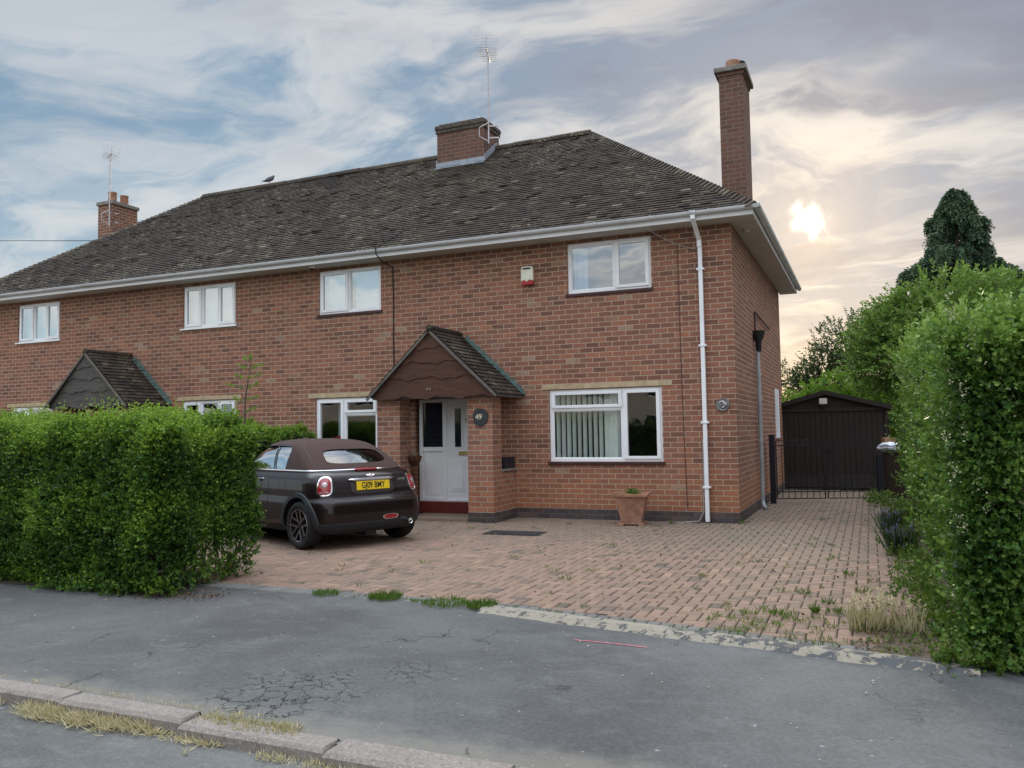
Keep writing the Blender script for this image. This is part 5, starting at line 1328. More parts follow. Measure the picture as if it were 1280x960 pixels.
# pink paint stripe, little litter pieces
g=MB(); a=Vector((-.08,-7.455,.001)); b_=Vector((.44,-7.475,.001)); 
for k in range(20):
    u=k/20; u2=(k+1)/20; w1=.007+.004*math.sin(k*2.2); w2=.007+.004*math.sin((k+1)*2.2); p=a.lerp(b_,u); q=a.lerp(b_,u2); yy=.006*math.sin(u*4); y2=.006*math.sin(u2*4)
    g.poly([(p.x,p.y-w1+yy,.0005),(q.x,q.y-w2+y2,.0005),(q.x,q.y+w2+y2,.0005),(p.x,p.y+w1+yy,.0005)])
o=g.build('paint_mark',simple('pink_spray',(.55,.16,.20),.8,var=.2,vs=30)); o['kind']='structure'
g=MB()
for k in range(90):
    x,y=random.uniform(-4.5,2.3),random.uniform(-9.4,-7.4) if k<60 else random.uniform(-7,-.4)
    if k>=60 and (x<-6 or excluded(x,y)): continue
    s=random.uniform(.002,.007); g.tint=random.random(); g.obox((x,y,s*.4+.001),(1,random.random(),.2),(-random.random(),1,.1),(0,.2,1),s,s*.7,s*.35)
o=g.build('gravel_bits',simple('pebble',(.30,.28,.25),.9,var=.5,vs=3)); o['kind']='stuff'; tag(o,'tiny stones scattered over the footway and drive','gravel')
# ---------------- vegetation ----------------
def hedge_points(x0,x1,y0,y1,ztop,faces,seed,bulge=None,amp=.09):
    """faces: list of (which, count). returns points and normals"""
    P=[];Nn=[]
    for which,n in faces:
        u=rng.random(n); v=rng.random(n); rc=.16
        if which=='front': x=x0+(x1-x0)*u; y=np.full(n,y0); z=v*ztop(x,y); nn=np.tile([0,-1.,0],(n,1))
        if which=='back': x=x0+(x1-x0)*u; y=np.full(n,y1); z=v*ztop(x,y); nn=np.tile([0,1.,0],(n,1))
        if which=='left': y=y0+(y1-y0)*u; x=np.full(n,x0); z=v*ztop(x,y); nn=np.tile([-1.,0,0],(n,1))
        if which=='right': y=y0+(y1-y0)*u; x=np.full(n,x1); z=v*ztop(x,y); nn=np.tile([1.,0,0],(n,1))
        if which=='top': x=x0+(x1-x0)*u; y=y0+(y1-y0)*v; z=ztop(x,y); nn=np.tile([0,0,1.],(n,1))
        p=np.stack([x,y,z],1)
        # round the upper edges
        zt=ztop(x,y)
        for ax,lo,hi in ((0,x0,x1),(1,y0,y1)):
            d=np.minimum(p[:,ax]-lo,hi-p[:,ax]); k=(d<rc)&(zt-p[:,2]<rc)
            a=np.clip(1-d/rc,0,1); b_=np.clip(1-(zt-p[:,2])/rc,0,1)
            p[:,2]-=k*rc*.35*a*b_; p[:,ax]+=np.where(p[:,ax]-lo<hi-p[:,ax],1,-1)*k*rc*.35*a*b_
        dsp=(vnoise(p,3.1,seed)-.5)*amp*2+(vnoise(p,8.5,seed+5)-.5)*amp*.9
        if bulge is not None: dsp=dsp+bulge(p,which)
        p=p+nn*dsp[:,None]-nn*(rng.exponential(.045,n)[:,None])
        P.append(p);Nn.append(nn)
    return np.concatenate(P),np.concatenate(Nn)
def corner_points(x,y,ztop,n,sx,sy,r=.16,out=.05):
    a=rng.random(n)*math.pi/2; z=rng.random(n)*ztop(np.full(n,x),np.full(n,y)); nn=np.stack([sx*np.cos(a),sy*np.sin(a),np.zeros(n)],1)
    c=np.array([x-sx*r,y-sy*r,0.]); p=c+nn*(r+out+(vnoise(np.stack([a*0,a*0,z],1),6,3)-.5)[:,None]*.1)-nn*rng.exponential(.04,n)[:,None]; p[:,2]=z
    return p,nn
def hedge_mesh(name,p,nn,parent,mat,seed,nleaf=8,L=.034,W=.36,base=.38,upb=.45,slen=.09,topz=None,flower=0):
    n=len(p)
    d=unit(nn*.75+np.array([0,0,upb])+rng.normal(size=(n,3))*.42)
    clump=vnoise(p,5.0,seed+9)*.6+vnoise(p,14.0,seed+2)*.4
    t_=base+(clump-.5)*.7+rng.normal(size=n)*.10
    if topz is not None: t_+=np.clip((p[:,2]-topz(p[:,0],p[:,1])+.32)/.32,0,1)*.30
    v,f,tt=sprigs(p,d,nleaf,slen*(.6+.9*rng.random(n)),L,W,t_)
    if flower:
        tt=tt.copy(); 
    return npmesh(name,v,f,np.clip(tt,0,.955),mat,parent)
# left hedge
H1=thing('privet_hedge','dense clipped green hedge left of the drive along the footway','hedge',(0,0,0))
zt=lambda x,y:1.565+.035*np.sin(x*2.3)+.02*np.sin(x*6.1+y)+.03*np.sin(y*3)
def bul(p,w):
    z=p[:,2]; b_=np.zeros(len(p))
    if w=='right': b_=.12*np.sin(np.clip(z/1.7,0,1)*math.pi)**.8-.05
    if w=='front': b_=.10*np.sin(np.clip(z/1.5,0,1)*math.pi)-.04+.10*np.clip(.35-z,0,.35)/.35*np.sin(p[:,0]*2.1)
    return b_
xa=-8.2
P1,N1=hedge_points(xa,-4.20,-7.22,-6.02,zt,[('front',12500),('top',7600),('right',3600),('back',1800)],1,bul)
_c=corner_points(-4.12,-7.26,zt,1500,1,-1); P1=np.concatenate([P1,_c[0]]); N1=np.concatenate([N1,_c[1]])
# thin the lower right corner where the stems show
k=~((P1[:,0]>-4.42)&(P1[:,2]<.40)&(rng.random(len(P1))<.65)); P1,N1=P1[k],N1[k]
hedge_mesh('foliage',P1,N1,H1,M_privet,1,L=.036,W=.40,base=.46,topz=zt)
# taller shoots along the top
n=900; ps=np.stack([rng.uniform(xa,-4.2,n),rng.uniform(-7.2,-6.0,n),np.zeros(n)],1); ps[:,2]=zt(ps[:,0],ps[:,1])+.0
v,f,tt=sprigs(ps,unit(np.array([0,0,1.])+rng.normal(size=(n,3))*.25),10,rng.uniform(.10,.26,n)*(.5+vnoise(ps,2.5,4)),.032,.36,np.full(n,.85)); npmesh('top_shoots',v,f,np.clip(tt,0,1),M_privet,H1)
g=MB(); g.box(xa,-4.75,-7.0,-6.2,.12,1.42); g.box(-14,xa,-7.1,-6.1,0,1.55); g.build('shade_core',M_inner,H1)
P1b,N1b=hedge_points(-14,xa,-7.22,-6.0,zt,[('front',3600),('top',2400)],1,bul); hedge_mesh('foliage',P1b,N1b,H1,M_privet,1,L=.055,topz=zt)
g=MB()
for k in range(16):
    x=random.uniform(-4.6,-4.25); y=random.uniform(-7.15,-6.2); a=Vector((x,y,0)); b_=a+Vector((random.uniform(-.12,.16),random.uniform(-.15,.15),random.uniform(.3,.75))); c_=a.lerp(b_,.5)+Vector((random.uniform(-.06,.06),random.uniform(-.05,.05),0)); g.tube([a,c_,b_],[.014,.010,.005],6)
for k in range(14):
    a=Vector((random.uniform(-4.55,-4.25),-7.1-random.random()*.1,random.uniform(.1,.45))); d_=Vector((random.uniform(-1,1),-.3,random.uniform(-.4,.8))).normalized(); g.tube([a,a+d_*random.uniform(.08,.22)],[.006,.003],5)
g.build('stem',M_twig,H1)
# right hedge
H2=thing('tall_hedge','tall overgrown hedge with creamy flowers right of the drive','hedge',(0,0,0))
def zt2(x,y): return np.interp(y,[-7.3,-6.2,-4,-1.5,1,3.5],[2.10,2.20,2.30,2.48,2.62,2.66])+.05*np.sin(y*2.7)+.04*np.sin(y*6.3+x*3)+.06*np.sin(x*2.1)
def bul2(p,w):
    z=p[:,2]; b_=np.zeros(len(p))
    if w=='left': b_=.12*np.sin(np.clip(z/2.3,0,1)*math.pi)-.02+.05*np.sin(p[:,1]*1.9)
    if w=='front': b_=.12*np.sin(np.clip(z/2.2,0,1)*math.pi)
    return b_
P2,N2=hedge_points(2.56,4.6,-7.12,2.6,zt2,[('front',6200),('top',5200),('right',600)],3,bul2,amp=.13)
# the long face: density falls with distance
n=17000; yy=-7.12+9.7*rng.random(n)**1.5; z=rng.random(n)*zt2(2.36,yy); p=np.stack([np.full(n,2.56),yy,z],1); nn=np.tile([-1.,0,0],(n,1))
dsp=(vnoise(p,2.6,31)-.5)*.26+(vnoise(p,7.5,36)-.5)*.12+bul2(p,'left'); rc=np.clip((p[:,2]-(zt2(2.36,yy)-.3))/.3,0,1); p[:,0]-=dsp-rng.exponential(.05,n)-rc*.12
_c=corner_points(2.46,-7.2,zt2,1500,-1,-1,.2); P2=np.concatenate([P2,p,_c[0]]);N2=np.concatenate([N2,nn,_c[1]])
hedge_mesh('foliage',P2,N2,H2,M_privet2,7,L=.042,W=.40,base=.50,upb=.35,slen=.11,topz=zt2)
n=900; ps=np.stack([rng.uniform(2.3,4.4,n),-7.2+10.3*rng.random(n)**1.3,np.zeros(n)],1); ps[:,2]=zt2(ps[:,0],ps[:,1])-.02
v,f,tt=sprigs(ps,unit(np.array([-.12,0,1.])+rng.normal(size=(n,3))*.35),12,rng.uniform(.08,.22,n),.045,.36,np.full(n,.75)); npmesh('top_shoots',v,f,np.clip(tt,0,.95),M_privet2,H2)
# long side shoots
n=650; yy=-7.1+9.5*rng.random(n)**1.4; ps=np.stack([2.44+rng.normal(size=n)*.06,yy,rng.uniform(.3,2.5,n)],1); ps[:,2]=np.minimum(ps[:,2],zt2(2.3,yy)-.1)
v,f,tt=sprigs(ps,unit(np.array([-.8,-.2,.75])+rng.normal(size=(n,3))*.35),12,rng.uniform(.10,.28,n),.05,.36,np.full(n,.62)); npmesh('side_shoots',v,f,np.clip(tt,0,.95),M_privet2,H2)
# flower panicles
n=95; yy=-7.2+8*rng.random(n)**1.6; side=rng.random(n)<.62
ps=np.where(side[:,None],np.stack([np.full(n,2.36),yy,rng.uniform(.8,2.4,n)],1),np.stack([rng.uniform(2.3,3.6,n),np.full(n,-7.25),rng.uniform(.5,2.2,n)],1))
pp=np.repeat(ps,26,0)+rng.normal(size=(n*26,3))*np.array([.018,.022,.035]); M_flower=leafmat('cream_flower',[(0,(.30,.30,.15)),(1,(.52,.50,.34))],.1,.9)
v,f,tt=leaf_arrays(pp,unit(rng.normal(size=(len(pp),3))+np.array([-.3,-.3,.4])),rng.uniform(.010,.018,len(pp)),rng.uniform(.005,.009,len(pp)),rng.random(len(pp))); npmesh('flower_cluster',v,f,tt,M_flower,H2)
g=MB(); g.box(2.82,4.4,-6.85,2.4,.1,1.85); g.box(2.85,4.3,-3,2.3,1.8,2.2); g.build('shade_core',M_inner,H2)
g=MB()
for k in range(40):
    y=random.uniform(-6.9,2.8); a=Vector((2.5+random.random()*.2,y,0)); b_=a+Vector((random.uniform(-.25,.1),random.uniform(-.2,.2),random.uniform(.6,1.5))); g.tube([a,a.lerp(b_,.5)+Vector((.05,.03,0)),b_],[.018,.012,.005],6)
g.build('stem',M_bark,H2)
# dividing hedge
H3=thing('dividing_hedge','small green hedge between the two front gardens against the brick wall','hedge',(0,0,0))
P3,N3=hedge_points(-9.2,-7.72,-3.9,-.25,lambda x,y:1.52+.05*np.sin(x*4)+.05*np.sin(y*5),[('front',1500),('top',2600),('right',2600)],11,None,.1)
hedge_mesh('foliage',P3,N3,H3,M_privet,15,L=.05,base=.5,topz=lambda x,y:1.52); g=MB(); g.box(-9.1,-7.9,-3.7,-.3,0,1.35); g.build('shade_core',M_inner,H3)

def crown(blobs,n,nleaf,slen,L,W,base,parent,mat,droop=.0,name='crown',shell=.65,up_=.3,tv=.14):
    P=[];Dd=[];T_=[]
    vol=np.array([b_[3]*b_[4]*b_[5] for b_ in blobs])**.7; vol/=vol.sum()
    for b_,w_ in zip(blobs,vol):
        m_=int(n*w_); q=unit(rng.normal(size=(m_,3))); r=shell+(1-shell)*rng.random(m_)**.6
        r=np.where(rng.random(m_)<.2,rng.random(m_)**.5*shell,r)
        ns=vnoise(q*1.0+np.array(b_[:3]),2.6,b_[0]); r=r*(.68+.62*ns)
        p=np.array(b_[:3])+q*r[:,None]*np.array(b_[3:6]); P.append(p); Dd.append(unit(q+np.array([0,0,up_-droop])+rng.normal(size=(m_,3))*.4)); T_.append(base+(ns-.5)*.5+rng.normal(size=m_)*.08+q[:,2]*.08)
    P=np.concatenate(P);Dd=np.concatenate(Dd);T_=np.concatenate(T_)
    v,f,tt=sprigs(P,Dd,nleaf,slen*(.6+.8*rng.random(len(P))),L,W,T_,tv)
    return npmesh(name,v,f,np.clip(tt,0,1),mat,parent),P
def limbs(base,P,n,r0,parent,mat,h0,name='trunk'):
    g=MB(); b_=Vector(base); top=Vector((base[0],base[1],base[2]+h0)); g.tube([b_,b_.lerp(top,.5)+Vector((.06,.03,0)),top],[r0,r0*.8,r0*.62],10)
    idx=rng.choice(len(P),n)
    for i in idx:
        e=Vector(P[i]); s=b_.lerp(top,random.uniform(.55,1)); m_=s.lerp(e,.5)+Vector((random.uniform(-.2,.2),random.uniform(-.2,.2),.25)); g.tube([s,s.lerp(m_,.6),m_,m_.lerp(e,.6),e],[r0*.38,r0*.28,r0*.2,r0*.1,r0*.03],6)
    g.build(name,mat,parent,smooth=True)
T1=thing('leafy_tree','broad bright green tree rising behind the tall hedge','tree',(0,0,0))
b1=[(3.7,10,4.0,1.5,1.3,1.05),(2.3,10,3.3,.85,.8,.9),(5.2,10.3,4.1,1.5,1.2,.95),(3.0,9.6,3.2,1.0,.9,1.0),(2.7,10,4.0,.8,.7,.6),(6.6,10.5,4.2,1.3,1.1,1.1)]
o,P=crown(b1,4600,14,.36,.10,.30,.62,T1,M_treeleaf,droop=.35); limbs((3.9,10.2,0),P,40,.16,T1,M_bark,2.6)
T2=thing('dark_tree','dark sparse tree seen between the house and the bright tree','tree',(0,0,0))
b2=[(1.2,16,4.1,1.0,.9,.75),(.5,16,3.4,.95,.8,.6),(-.3,16,3.05,.7,.6,.4),(1.8,16.2,3.2,1.0,.9,.9),(1.9,16,4.6,.6,.6,.55),(0.2,16.2,2.7,.9,.7,.6)]
o,P=crown(b2,1500,10,.3,.085,.36,.4,T2,M_darkleaf,shell=.4); limbs((1.2,16.1,0),P,60,.12,T2,M_bark,2.2)
T3=thing('lime_shrub','bright yellow-green shrub showing over the garage roof','shrub',(0,0,0))
b3=[(.2,13.0,1.85,.95,.6,.75),(1.1,13.0,2.15,.95,.6,.85),(2.0,13.1,1.95,.9,.6,.75),(-.5,13,1.7,.7,.5,.7),(2.9,13,1.9,.9,.6,.8)]
o,P=crown(b3,1900,10,.22,.085,.42,.55,T3,M_limeleaf); limbs((1.1,13.1,0),P,16,.08,T3,M_bark,1.0)
T4=thing('conifer','tall dark drooping conifer beyond the green tree','tree',(0,0,0))
P=[];Dd=[];SL_=[];TB=[]
lines=[]
for k in range(165):
    h0=random.random()**1.2; hz=11.2-h0*8.5; L=(.2+2.0*min(1,(11.2-hz)/3.2)**.95)*random.uniform(.38,1.15); a=random.random()*6.283
    lines.append((hz,L,a)); m_=int(30+75*L); s=np.sqrt(rng.random(m_))*.95+.05
    z=hz+.30*L*s-.45*L*s**2.2; wob=rng.normal(size=(m_,2))*.05*(.5+L*.25)
    x=5.45+math.cos(a)*L*s+wob[:,0]; y=25+math.sin(a)*L*s+wob[:,1]; hang=rng.random(m_)**1.5*(.25+.5*s)*min(1,L)
    P.append(np.stack([x,y,z-hang],1)); Dd.append(unit(np.stack([math.cos(a)*(.35+0*s),math.sin(a)*(.35+0*s),-1.0+0*s],1)+rng.normal(size=(m_,3))*.2)); TB.append(.42+.35*(s-.5)-hang*.25+random.gauss(0,.08)+rng.normal(size=m_)*.05)
P=np.concatenate(P);Dd=np.concatenate(Dd);tt0=np.concatenate(TB);n=len(P)
v,f,tt=sprigs(P,Dd,16,rng.uniform(.25,.55,n),.14,.26,tt0,.08,.12); npmesh('crown',v,f,np.clip(tt,0,1),M_conif,T4)
g=MB(); g.tube([(5.45,25,0),(5.45,25,6),(5.45,25,11.0)],[.28,.17,.02],10)
for (hz,L,a) in lines: g.tube([(5.45,25,hz),(5.45+math.cos(a)*L*.5,25+math.sin(a)*L*.5,hz+.02*L),(5.45+math.cos(a)*L*.9,25+math.sin(a)*L*.9,hz-.2*L)],[.05,.03,.008],5)
g.build('trunk',M_bark,T4)
# trees further right / far hedges
T5=thing('far_tree','pale green tree at the right edge beyond the tall hedge','tree',(0,0,0))
o,P=crown([(9.2,20,4.7,1.6,1.4,1.5),(11.4,20,4.6,1.8,1.4,1.5),(7.6,19,4.0,1.3,1.2,1.3)],2200,10,.4,.12,.36,.5,T5,M_treeleaf); limbs((9.6,20,0),P,30,.16,T5,M_bark,2.8)
n=9000; xs_=rng.uniform(-30,30,n); ps=np.stack([xs_,34+rng.normal(size=n)*1.2,rng.random(n)*(3.0+.8*np.sin(xs_*.5)+.5*np.sin(xs_*1.7))],1)
v,f,tt=sprigs(ps,unit(rng.normal(size=(n,3))+np.array([0,-.5,.5])),8,np.full(n,.5),.3,.4,np.full(n,.4)); o=npmesh('far_shrubbery',v,f,np.clip(tt,0,1),M_darkleaf,None); o['kind']='stuff'; tag(o,'far mass of dark garden greenery behind the houses','greenery')
# sapling behind the left hedge
T6=thing('sapling','thin young tree with tiers of pale leaves in front of the brick wall','sapling',(-5.12,-5,0))
g=MB(); g.tube([(-.03,0,0),(-.06,0,1.2),(-.04,0,1.9),(.06,0,2.42)],[.016,.013,.010,.004],6)
tp=[];td=[]
for (z,s) in ((2.42,.10),(2.32,.16),(2.20,.20),(2.08,.20),(1.92,.16),(1.78,.15),(1.66,.12)):
    for sd in (-1,1):
        b0=Vector((-.05+.1*(z-1.9),0,z-.05)); e=b0+Vector((sd*s,random.uniform(-.08,.08),.05)); g.tube([b0,e],[.004,.002],4)
        for k in range(6): q=b0.lerp(e,(k+1)/6); tp.append(q[:]); td.append((sd*.5,random.uniform(-.5,.5),.3))
g.build('trunk',M_bark,T6)
v,f,tt=sprigs(np.array(tp),unit(np.array(td)),6,np.full(len(tp),.04),.032,.36,.75); npmesh('crown',v,f,np.clip(tt,0,1),M_limeleaf,T6)

# ---- ground level growth ----
def blades(c,n,rad,h,wd,lean,t0,tv=.15):
    c=np.array(c); a=rng.random(n)*6.283; r=rad*rng.random(n)**.5; p=c+np.stack([np.cos(a)*r,np.sin(a)*r,np.zeros(n)],1)
    d=unit(np.stack([np.cos(a)*lean*rng.random(n)+rng.normal(size=n)*lean*.5,np.sin(a)*lean*rng.random(n)+rng.normal(size=n)*lean*.5,np.ones(n)],1))
    return leaf_arrays(p,d,h*(.5+.7*rng.random(n)),np.full(n,wd),np.clip(t0+rng.normal(size=n)*tv,0,1),fold=.1)
# dry grass in the gutter
L_=[]
for k in range(1100):
    x=random.uniform(-6.5,-.75); dens=.5+.5*math.sin(x*3.1+1)+.3*math.sin(x*7.7)
    if random.random()>dens+.25: continue
    L_.append(blades((x,-9.73-.03*math.sin(x*2)+random.gauss(0,.035)-max(0,x+1.6)*.09,-.058),10,.04,.075 if x<-1.6 else .045,.0032,1.6,.6))
for k in range(90):
    x=random.uniform(-1.35,-.75); L_.append(blades((x,-9.62+random.gauss(0,.04),-.002),8,.03,.04,.003,1.0,.35))
for k in range(90):
    x=random.uniform(-.9,.4); L_.append(blades((x,-9.81+random.gauss(0,.018),-.055),6,.02,.035,.003,1.0,.5))
for k in range(120):
    x=random.uniform(-5,-1.2); L_.append(blades((x,-9.5+random.gauss(0,.012)-.02*max(0,x+3),.002),4,.02,.025,.002,1.0,.6))
v,f,tt=merge(L_); o=npmesh('dry_grass',v,f,tt,M_drygrass); o['kind']='stuff'; tag(o,'straw coloured grass growing in the gutter along the road kerb','grass')
# small joint weeds over the drive
L_=[]
for k in range(900):
    x=random.uniform(-6.5,2.3); y=random.uniform(-6.9,3.3)
    w_=.25+.75*max(0,(x-.2)/2.1)*(1 if y<-2 else .4)+(.5 if y<-6.3 else 0)
    if random.random()>w_ or excluded(x,y) or y<yk(x)+.05: continue
    s=random.choice([.5,.6,.8,1.0,1.3]) if random.random()<.85 else 1.8
    L_.append(blades((x,y,0),int(7*s)+3,.03*s,.035*s,.004,1.0,.55 if random.random()<.8 else .9))
for (x,y) in ((1.5,-5.66),(1.55,-6.0),(1.62,-4.24),(1.28,-5.3),(1.75,-5.1),(1.15,-6.2),(-.97,-.25),(.05,-.1)):
    L_.append(blades((x,y,0),26,.05,.07,.005,.9,.5))
for k in range(90):
    x=random.uniform(.7,2.25); y=random.uniform(yk(x)+.05,-6.0)
    L_.append(blades((x,y,0),10,.04,.05,.004,.8,.7))
for k in range(70):
    x=random.uniform(-2.5,1.6); L_.append(blades((x,yk(x)+random.uniform(-.01,.05),.0),8,.04,.035,.004,1.0,.5))
v,f,tt=merge(L_); o=npmesh('joint_weeds',v,f,tt,M_weed); o['kind']='stuff'; tag(o,'small weeds sprouting from the paving joints','weeds')
def tuft(x,y,n,rad,h,label,mat,t0,lean=.6,wd=.004,name='grass_tuft',cat='grass tuft'):
    v,f,tt=blades((0,0,0),n,rad,h,wd,lean,t0); o=npmesh(name,v,f,tt,mat); o.location=(x,y,0); tag(o,label,cat); return o
tuft(-2.75,-6.66,260,.13,.05,'low green grass tuft at the kerb below the car wheel',M_weed,.45,1.0)
tuft(-2.12,-6.66,380,.13,.075,'bright green grass tuft left of the middle kerb tuft',M_weed,.5,.9)
tuft(-1.5,-6.68,330,.2,.055,'sparse grass tuft on the kerb left of the pale strip end',M_weed,.55,1.0)
tuft(-1.15,-6.72,420,.12,.075,'thick green grass tuft where the pale kerb strip begins',M_weed,.45,.9)
tuft(1.42,-6.05,60,.025,.08,'upright fresh green grass tuft in the paving near the right kerb',M_weed,.5,.5)
# tall dry seeded grass
for (x,y,n,rad,h,lab) in ((1.80,-6.50,120,.13,.21,'tall pale dry grass clump with seed heads at the right kerb'),(2.06,-6.5,60,.10,.19,'smaller dry grass clump beside the tall pale one, nearer the hedge')):
    t_=thing('dry_grass_clump',lab,'grass clump',(x,y,0))
    v,f,tt=blades((0,0,0),n,rad,h,.004,.28,.55); npmesh('blades',v,f,tt,M_drygrass,t_)
    v,f,tt=blades((0,0,0),n//3,rad,h*.55,.006,.6,.4); npmesh('green_blades',v,f,tt,M_weed,t_)
    m_=n//4; a=rng.random(m_)*6.28; r=rad*rng.random(m_)**.5; p=np.stack([np.cos(a)*r*1.25,np.sin(a)*r*1.25,h*(.6+.5*rng.random(m_))],1)
    pp=np.repeat(p,14,0)+np.stack([rng.normal(size=m_*14)*.006,rng.normal(size=m_*14)*.006,rng.random(m_*14)*.06],1)
    v,f,tt=leaf_arrays(pp,unit(rng.normal(size=(len(pp),3))*.5+np.array([0,0,1.])),np.full(len(pp),.022),np.full(len(pp),.004),np.full(len(pp),.9)); npmesh('seed_heads',v,f,tt,M_drygrass,t_)
# undergrowth at hedge feet
def under(name,pts,label,mat,seed,L=.035,base=.4,slen=.08,nl=8):
    pts=np.array(pts); n=len(pts); d=unit(rng.normal(size=(n,3))*.6+np.array([0,0,.8])); v,f,tt=sprigs(pts,d,nl,slen*(.5+rng.random(n)),L,.4,np.clip(base+rng.normal(size=n)*.12,0,1)); o=npmesh(name,v,f,np.clip(tt,0,1),mat); o['kind']='stuff'; tag(o,label,'undergrowth'); return o
pts=[(random.uniform(-7,-4.2),-7.30+random.gauss(0,.07)+.08*math.sin(k),abs(random.gauss(0,.05))) for k in range(700)]
pts=[p for p in pts if math.sin(p[0]*3.3)+.6*math.sin(p[0]*8)>-.2]+[(-4.1+random.gauss(0,.1),-6.9+random.gauss(0,.15),random.uniform(0,.25)) for k in range(50)]
under('undergrowth',pts,'creeping weeds along the foot of the left hedge',M_privet,1,L=.03,base=.5)
pts=[(2.40-abs(random.gauss(0,.14))-.05*math.sin(y*2)-(.06 if y>-5 and y<1 else 0),y,abs(random.gauss(0,.05))) for y in [-7.3+random.random()*10.8 for _ in range(1100)]]
pts+=[(random.uniform(2.2,2.75),-7.3+random.gauss(0,.06),abs(random.gauss(0,.06))) for k in range(160)]
pts+=[(2.0+random.gauss(0,.14),3.6+random.gauss(0,.35),random.uniform(0,.22)) for k in range(170)]
under('undergrowth',pts,'weeds and low leaves along the foot of the right hedge',M_weed,2,L=.036,base=.5)
for i,(x,y,lab) in enumerate(((2.12,-2.6,'lavender plant at the hedge foot, nearer the road'),(2.08,-.6,'lavender plant at the hedge foot, nearer the gate'))):
    t_=thing('lavender_plant',lab,'lavender',(x,y,0)); 
    n=240; a=rng.random(n)*6.28; p=np.stack([rng.normal(size=n)*.05,rng.normal(size=n)*.08,np.zeros(n)],1); d=unit(np.stack([np.cos(a)*.45,np.sin(a)*.6,np.ones(n)],1)); Lg=rng.uniform(.15,.42,n)
    v,f,tt=leaf_arrays(p,d,Lg,np.full(n,.003),np.full(n,.3)); npmesh('stalks',v,f,tt,M_lav,t_)
    q=p+d*Lg[:,None]*.93; k_=rng.random(n)<.16; q=q[k_]; qq=np.repeat(q,10,0)+rng.normal(size=(len(q)*10,3))*np.array([.006,.006,.016])
    v,f,tt=leaf_arrays(qq,unit(rng.normal(size=(len(qq),3))),np.full(len(qq),.014),np.full(len(qq),.005),rng.uniform(.8,1,len(qq))); npmesh('flowers',v,f,tt,M_lav,t_)
# leaf litter
n=900; a=np.stack([np.where(rng.random(n)<.55,rng.uniform(1.7,2.5,n),rng.uniform(-4.8,-3.6,n)),np.zeros(n),np.full(n,.006)],1); a[:,1]=np.where(a[:,0]>0,rng.uniform(-7.15,-5.2,n),rng.normal(-7.12,.13,n))
d=unit(np.stack([rng.normal(size=n),rng.normal(size=n),rng.random(n)*.3],1)); v,f,tt=leaf_arrays(a,d,rng.uniform(.015,.04,n),rng.uniform(.005,.011,n),rng.random(n)); 
o=npmesh('leaf_litter',v,f,tt,leafmat('dead_leaf',[(0,(.05,.03,.018)),(.6,(.16,.09,.05)),(1,(.32,.22,.13))],.1,.8)); o['kind']='stuff'; tag(o,'dry brown leaves under the hedge ends','leaf litter')
n=170; a=np.stack([rng.uniform(-6,2,n),rng.uniform(-6.6,-.2,n),np.full(n,.008)],1); k=np.array([not excluded(x,y) for x,y in a[:,:2]]); a=a[k]; n=len(a)
v,f,tt=leaf_arrays(a,unit(np.stack([rng.normal(size=n),rng.normal(size=n),rng.random(n)*.3],1)),rng.uniform(.015,.045,n),rng.uniform(.006,.014,n),rng.random(n)*.5); o=npmesh('fallen_leaves',v,f,tt,bpy.data.materials['dead_leaf']); o['kind']='stuff'; tag(o,'scattered dark dead leaves on the block paving','fallen leaves')
SC.cycles.max_bounces=8; SC.cycles.transparent_max_bounces=12
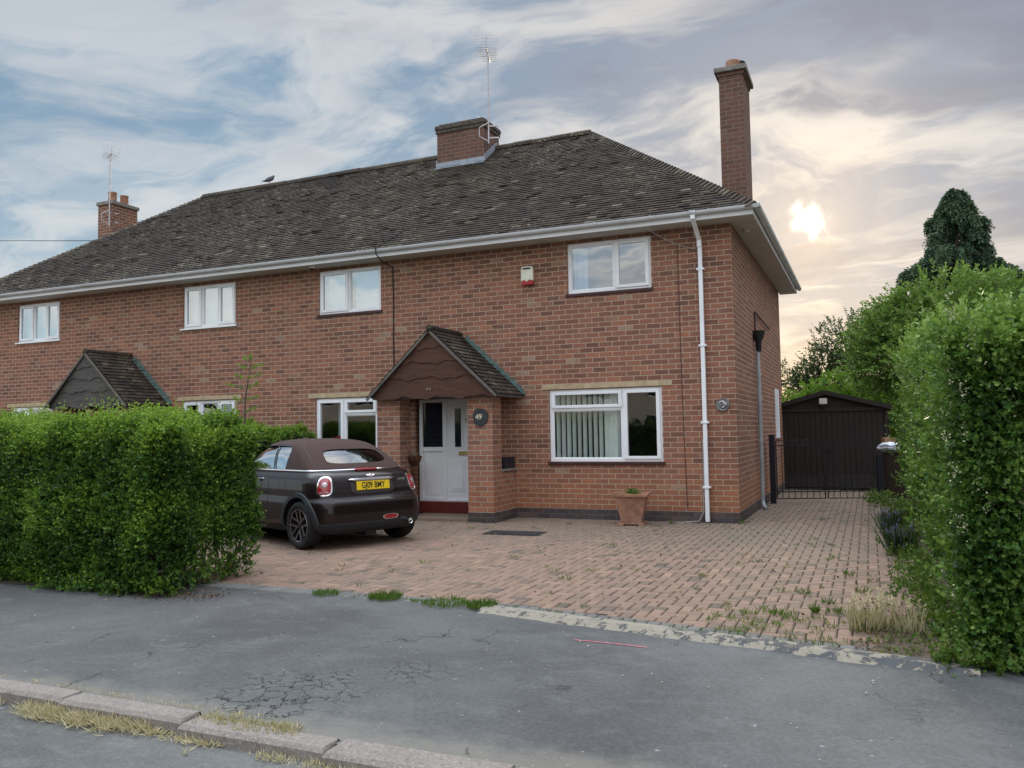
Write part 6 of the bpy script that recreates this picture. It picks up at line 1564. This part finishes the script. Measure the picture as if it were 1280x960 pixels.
# ---------------- houses across the road (mirrored in the ground-floor windows) ----------------
M_render=simple('cream_render',(.52,.48,.40),.9,var=.06)
def far_house(x,lab):
    H=thing('house_opposite',lab,'house',(x,-33,0),0,'houses across the road')
    g=MB(); wall_with_holes(g,-6,6,0,5,[(a,b_,c,d_) for c,d_ in ((.9,2.2),(3.3,4.5)) for a,b_ in ((-5,-3),(-1.5,.2),(2.2,4.4))],y=0,thick=-.1); g.poly([(-6,-7,0),(-6,0,0),(-6,0,5),(-6,-7,5)]); g.poly([(6,-7,0),(6,0,0),(6,0,5),(6,-7,5)]); g.poly([(-6,-7,0),(6,-7,0),(6,-7,5),(-6,-7,5)]); g.build('wall',M_render,H)
    g=MB(); g.poly([(-6.5,.5,4.9),(6.5,.5,4.9),(3,-3.5,8),(-3,-3.5,8)]); g.poly([(-6.5,-7.5,4.9),(6.5,-7.5,4.9),(3,-3.5,8),(-3,-3.5,8)]); g.poly([(-6.5,.5,4.9),(-6.5,-7.5,4.9),(-3,-3.5,8)]); g.poly([(6.5,.5,4.9),(6.5,-7.5,4.9),(3,-3.5,8)]); g.build('roof',M_tile,H)
    for c,d_ in ((.9,2.2),(3.3,4.5)):
        for a,b_ in ((-5,-3),(-1.5,.2),(2.2,4.4)):
            g=MB(); y=-.06; g.box(a,a+.07,y-.05,y,c,d_); g.box(b_-.07,b_,y-.05,y,c,d_); g.box(a,b_,y-.05,y,c,c+.07); g.box(a,b_,y-.05,y,d_-.07,d_); g.box((a+b_)/2-.04,(a+b_)/2+.04,y-.05,y,c,d_); w_=g.build('window',M_white,H)
            g=MB(); g.poly([(a,y-.03,c),(b_,y-.03,c),(b_,y-.03,d_),(a,y-.03,d_)]); g.build('pane',bpy.data.materials['dark_glass'],w_)
far_house(-28,'cream house across the road, mirrored in the window above the car'); far_house(-12,'cream house across the road, mirrored in the large front window'); far_house(4,'cream house straight behind the viewer across the road')
H9=thing('hedge_opposite','long hedge across the road in front of the cream houses','hedge',(0,0,0))
n=9000; P9=np.stack([rng.uniform(-36,10,n),np.full(n,-22.)+rng.normal(size=n)*.12,rng.random(n)*1.75],1)
hedge_mesh('foliage',P9,np.tile([0,1.,0],(n,1)),H9,M_privet,21,L=.12,slen=.22,base=.3); g=MB(); g.box(-36,10,-23,-22.1,0,1.6); g.build('shade_core',M_inner,H9)
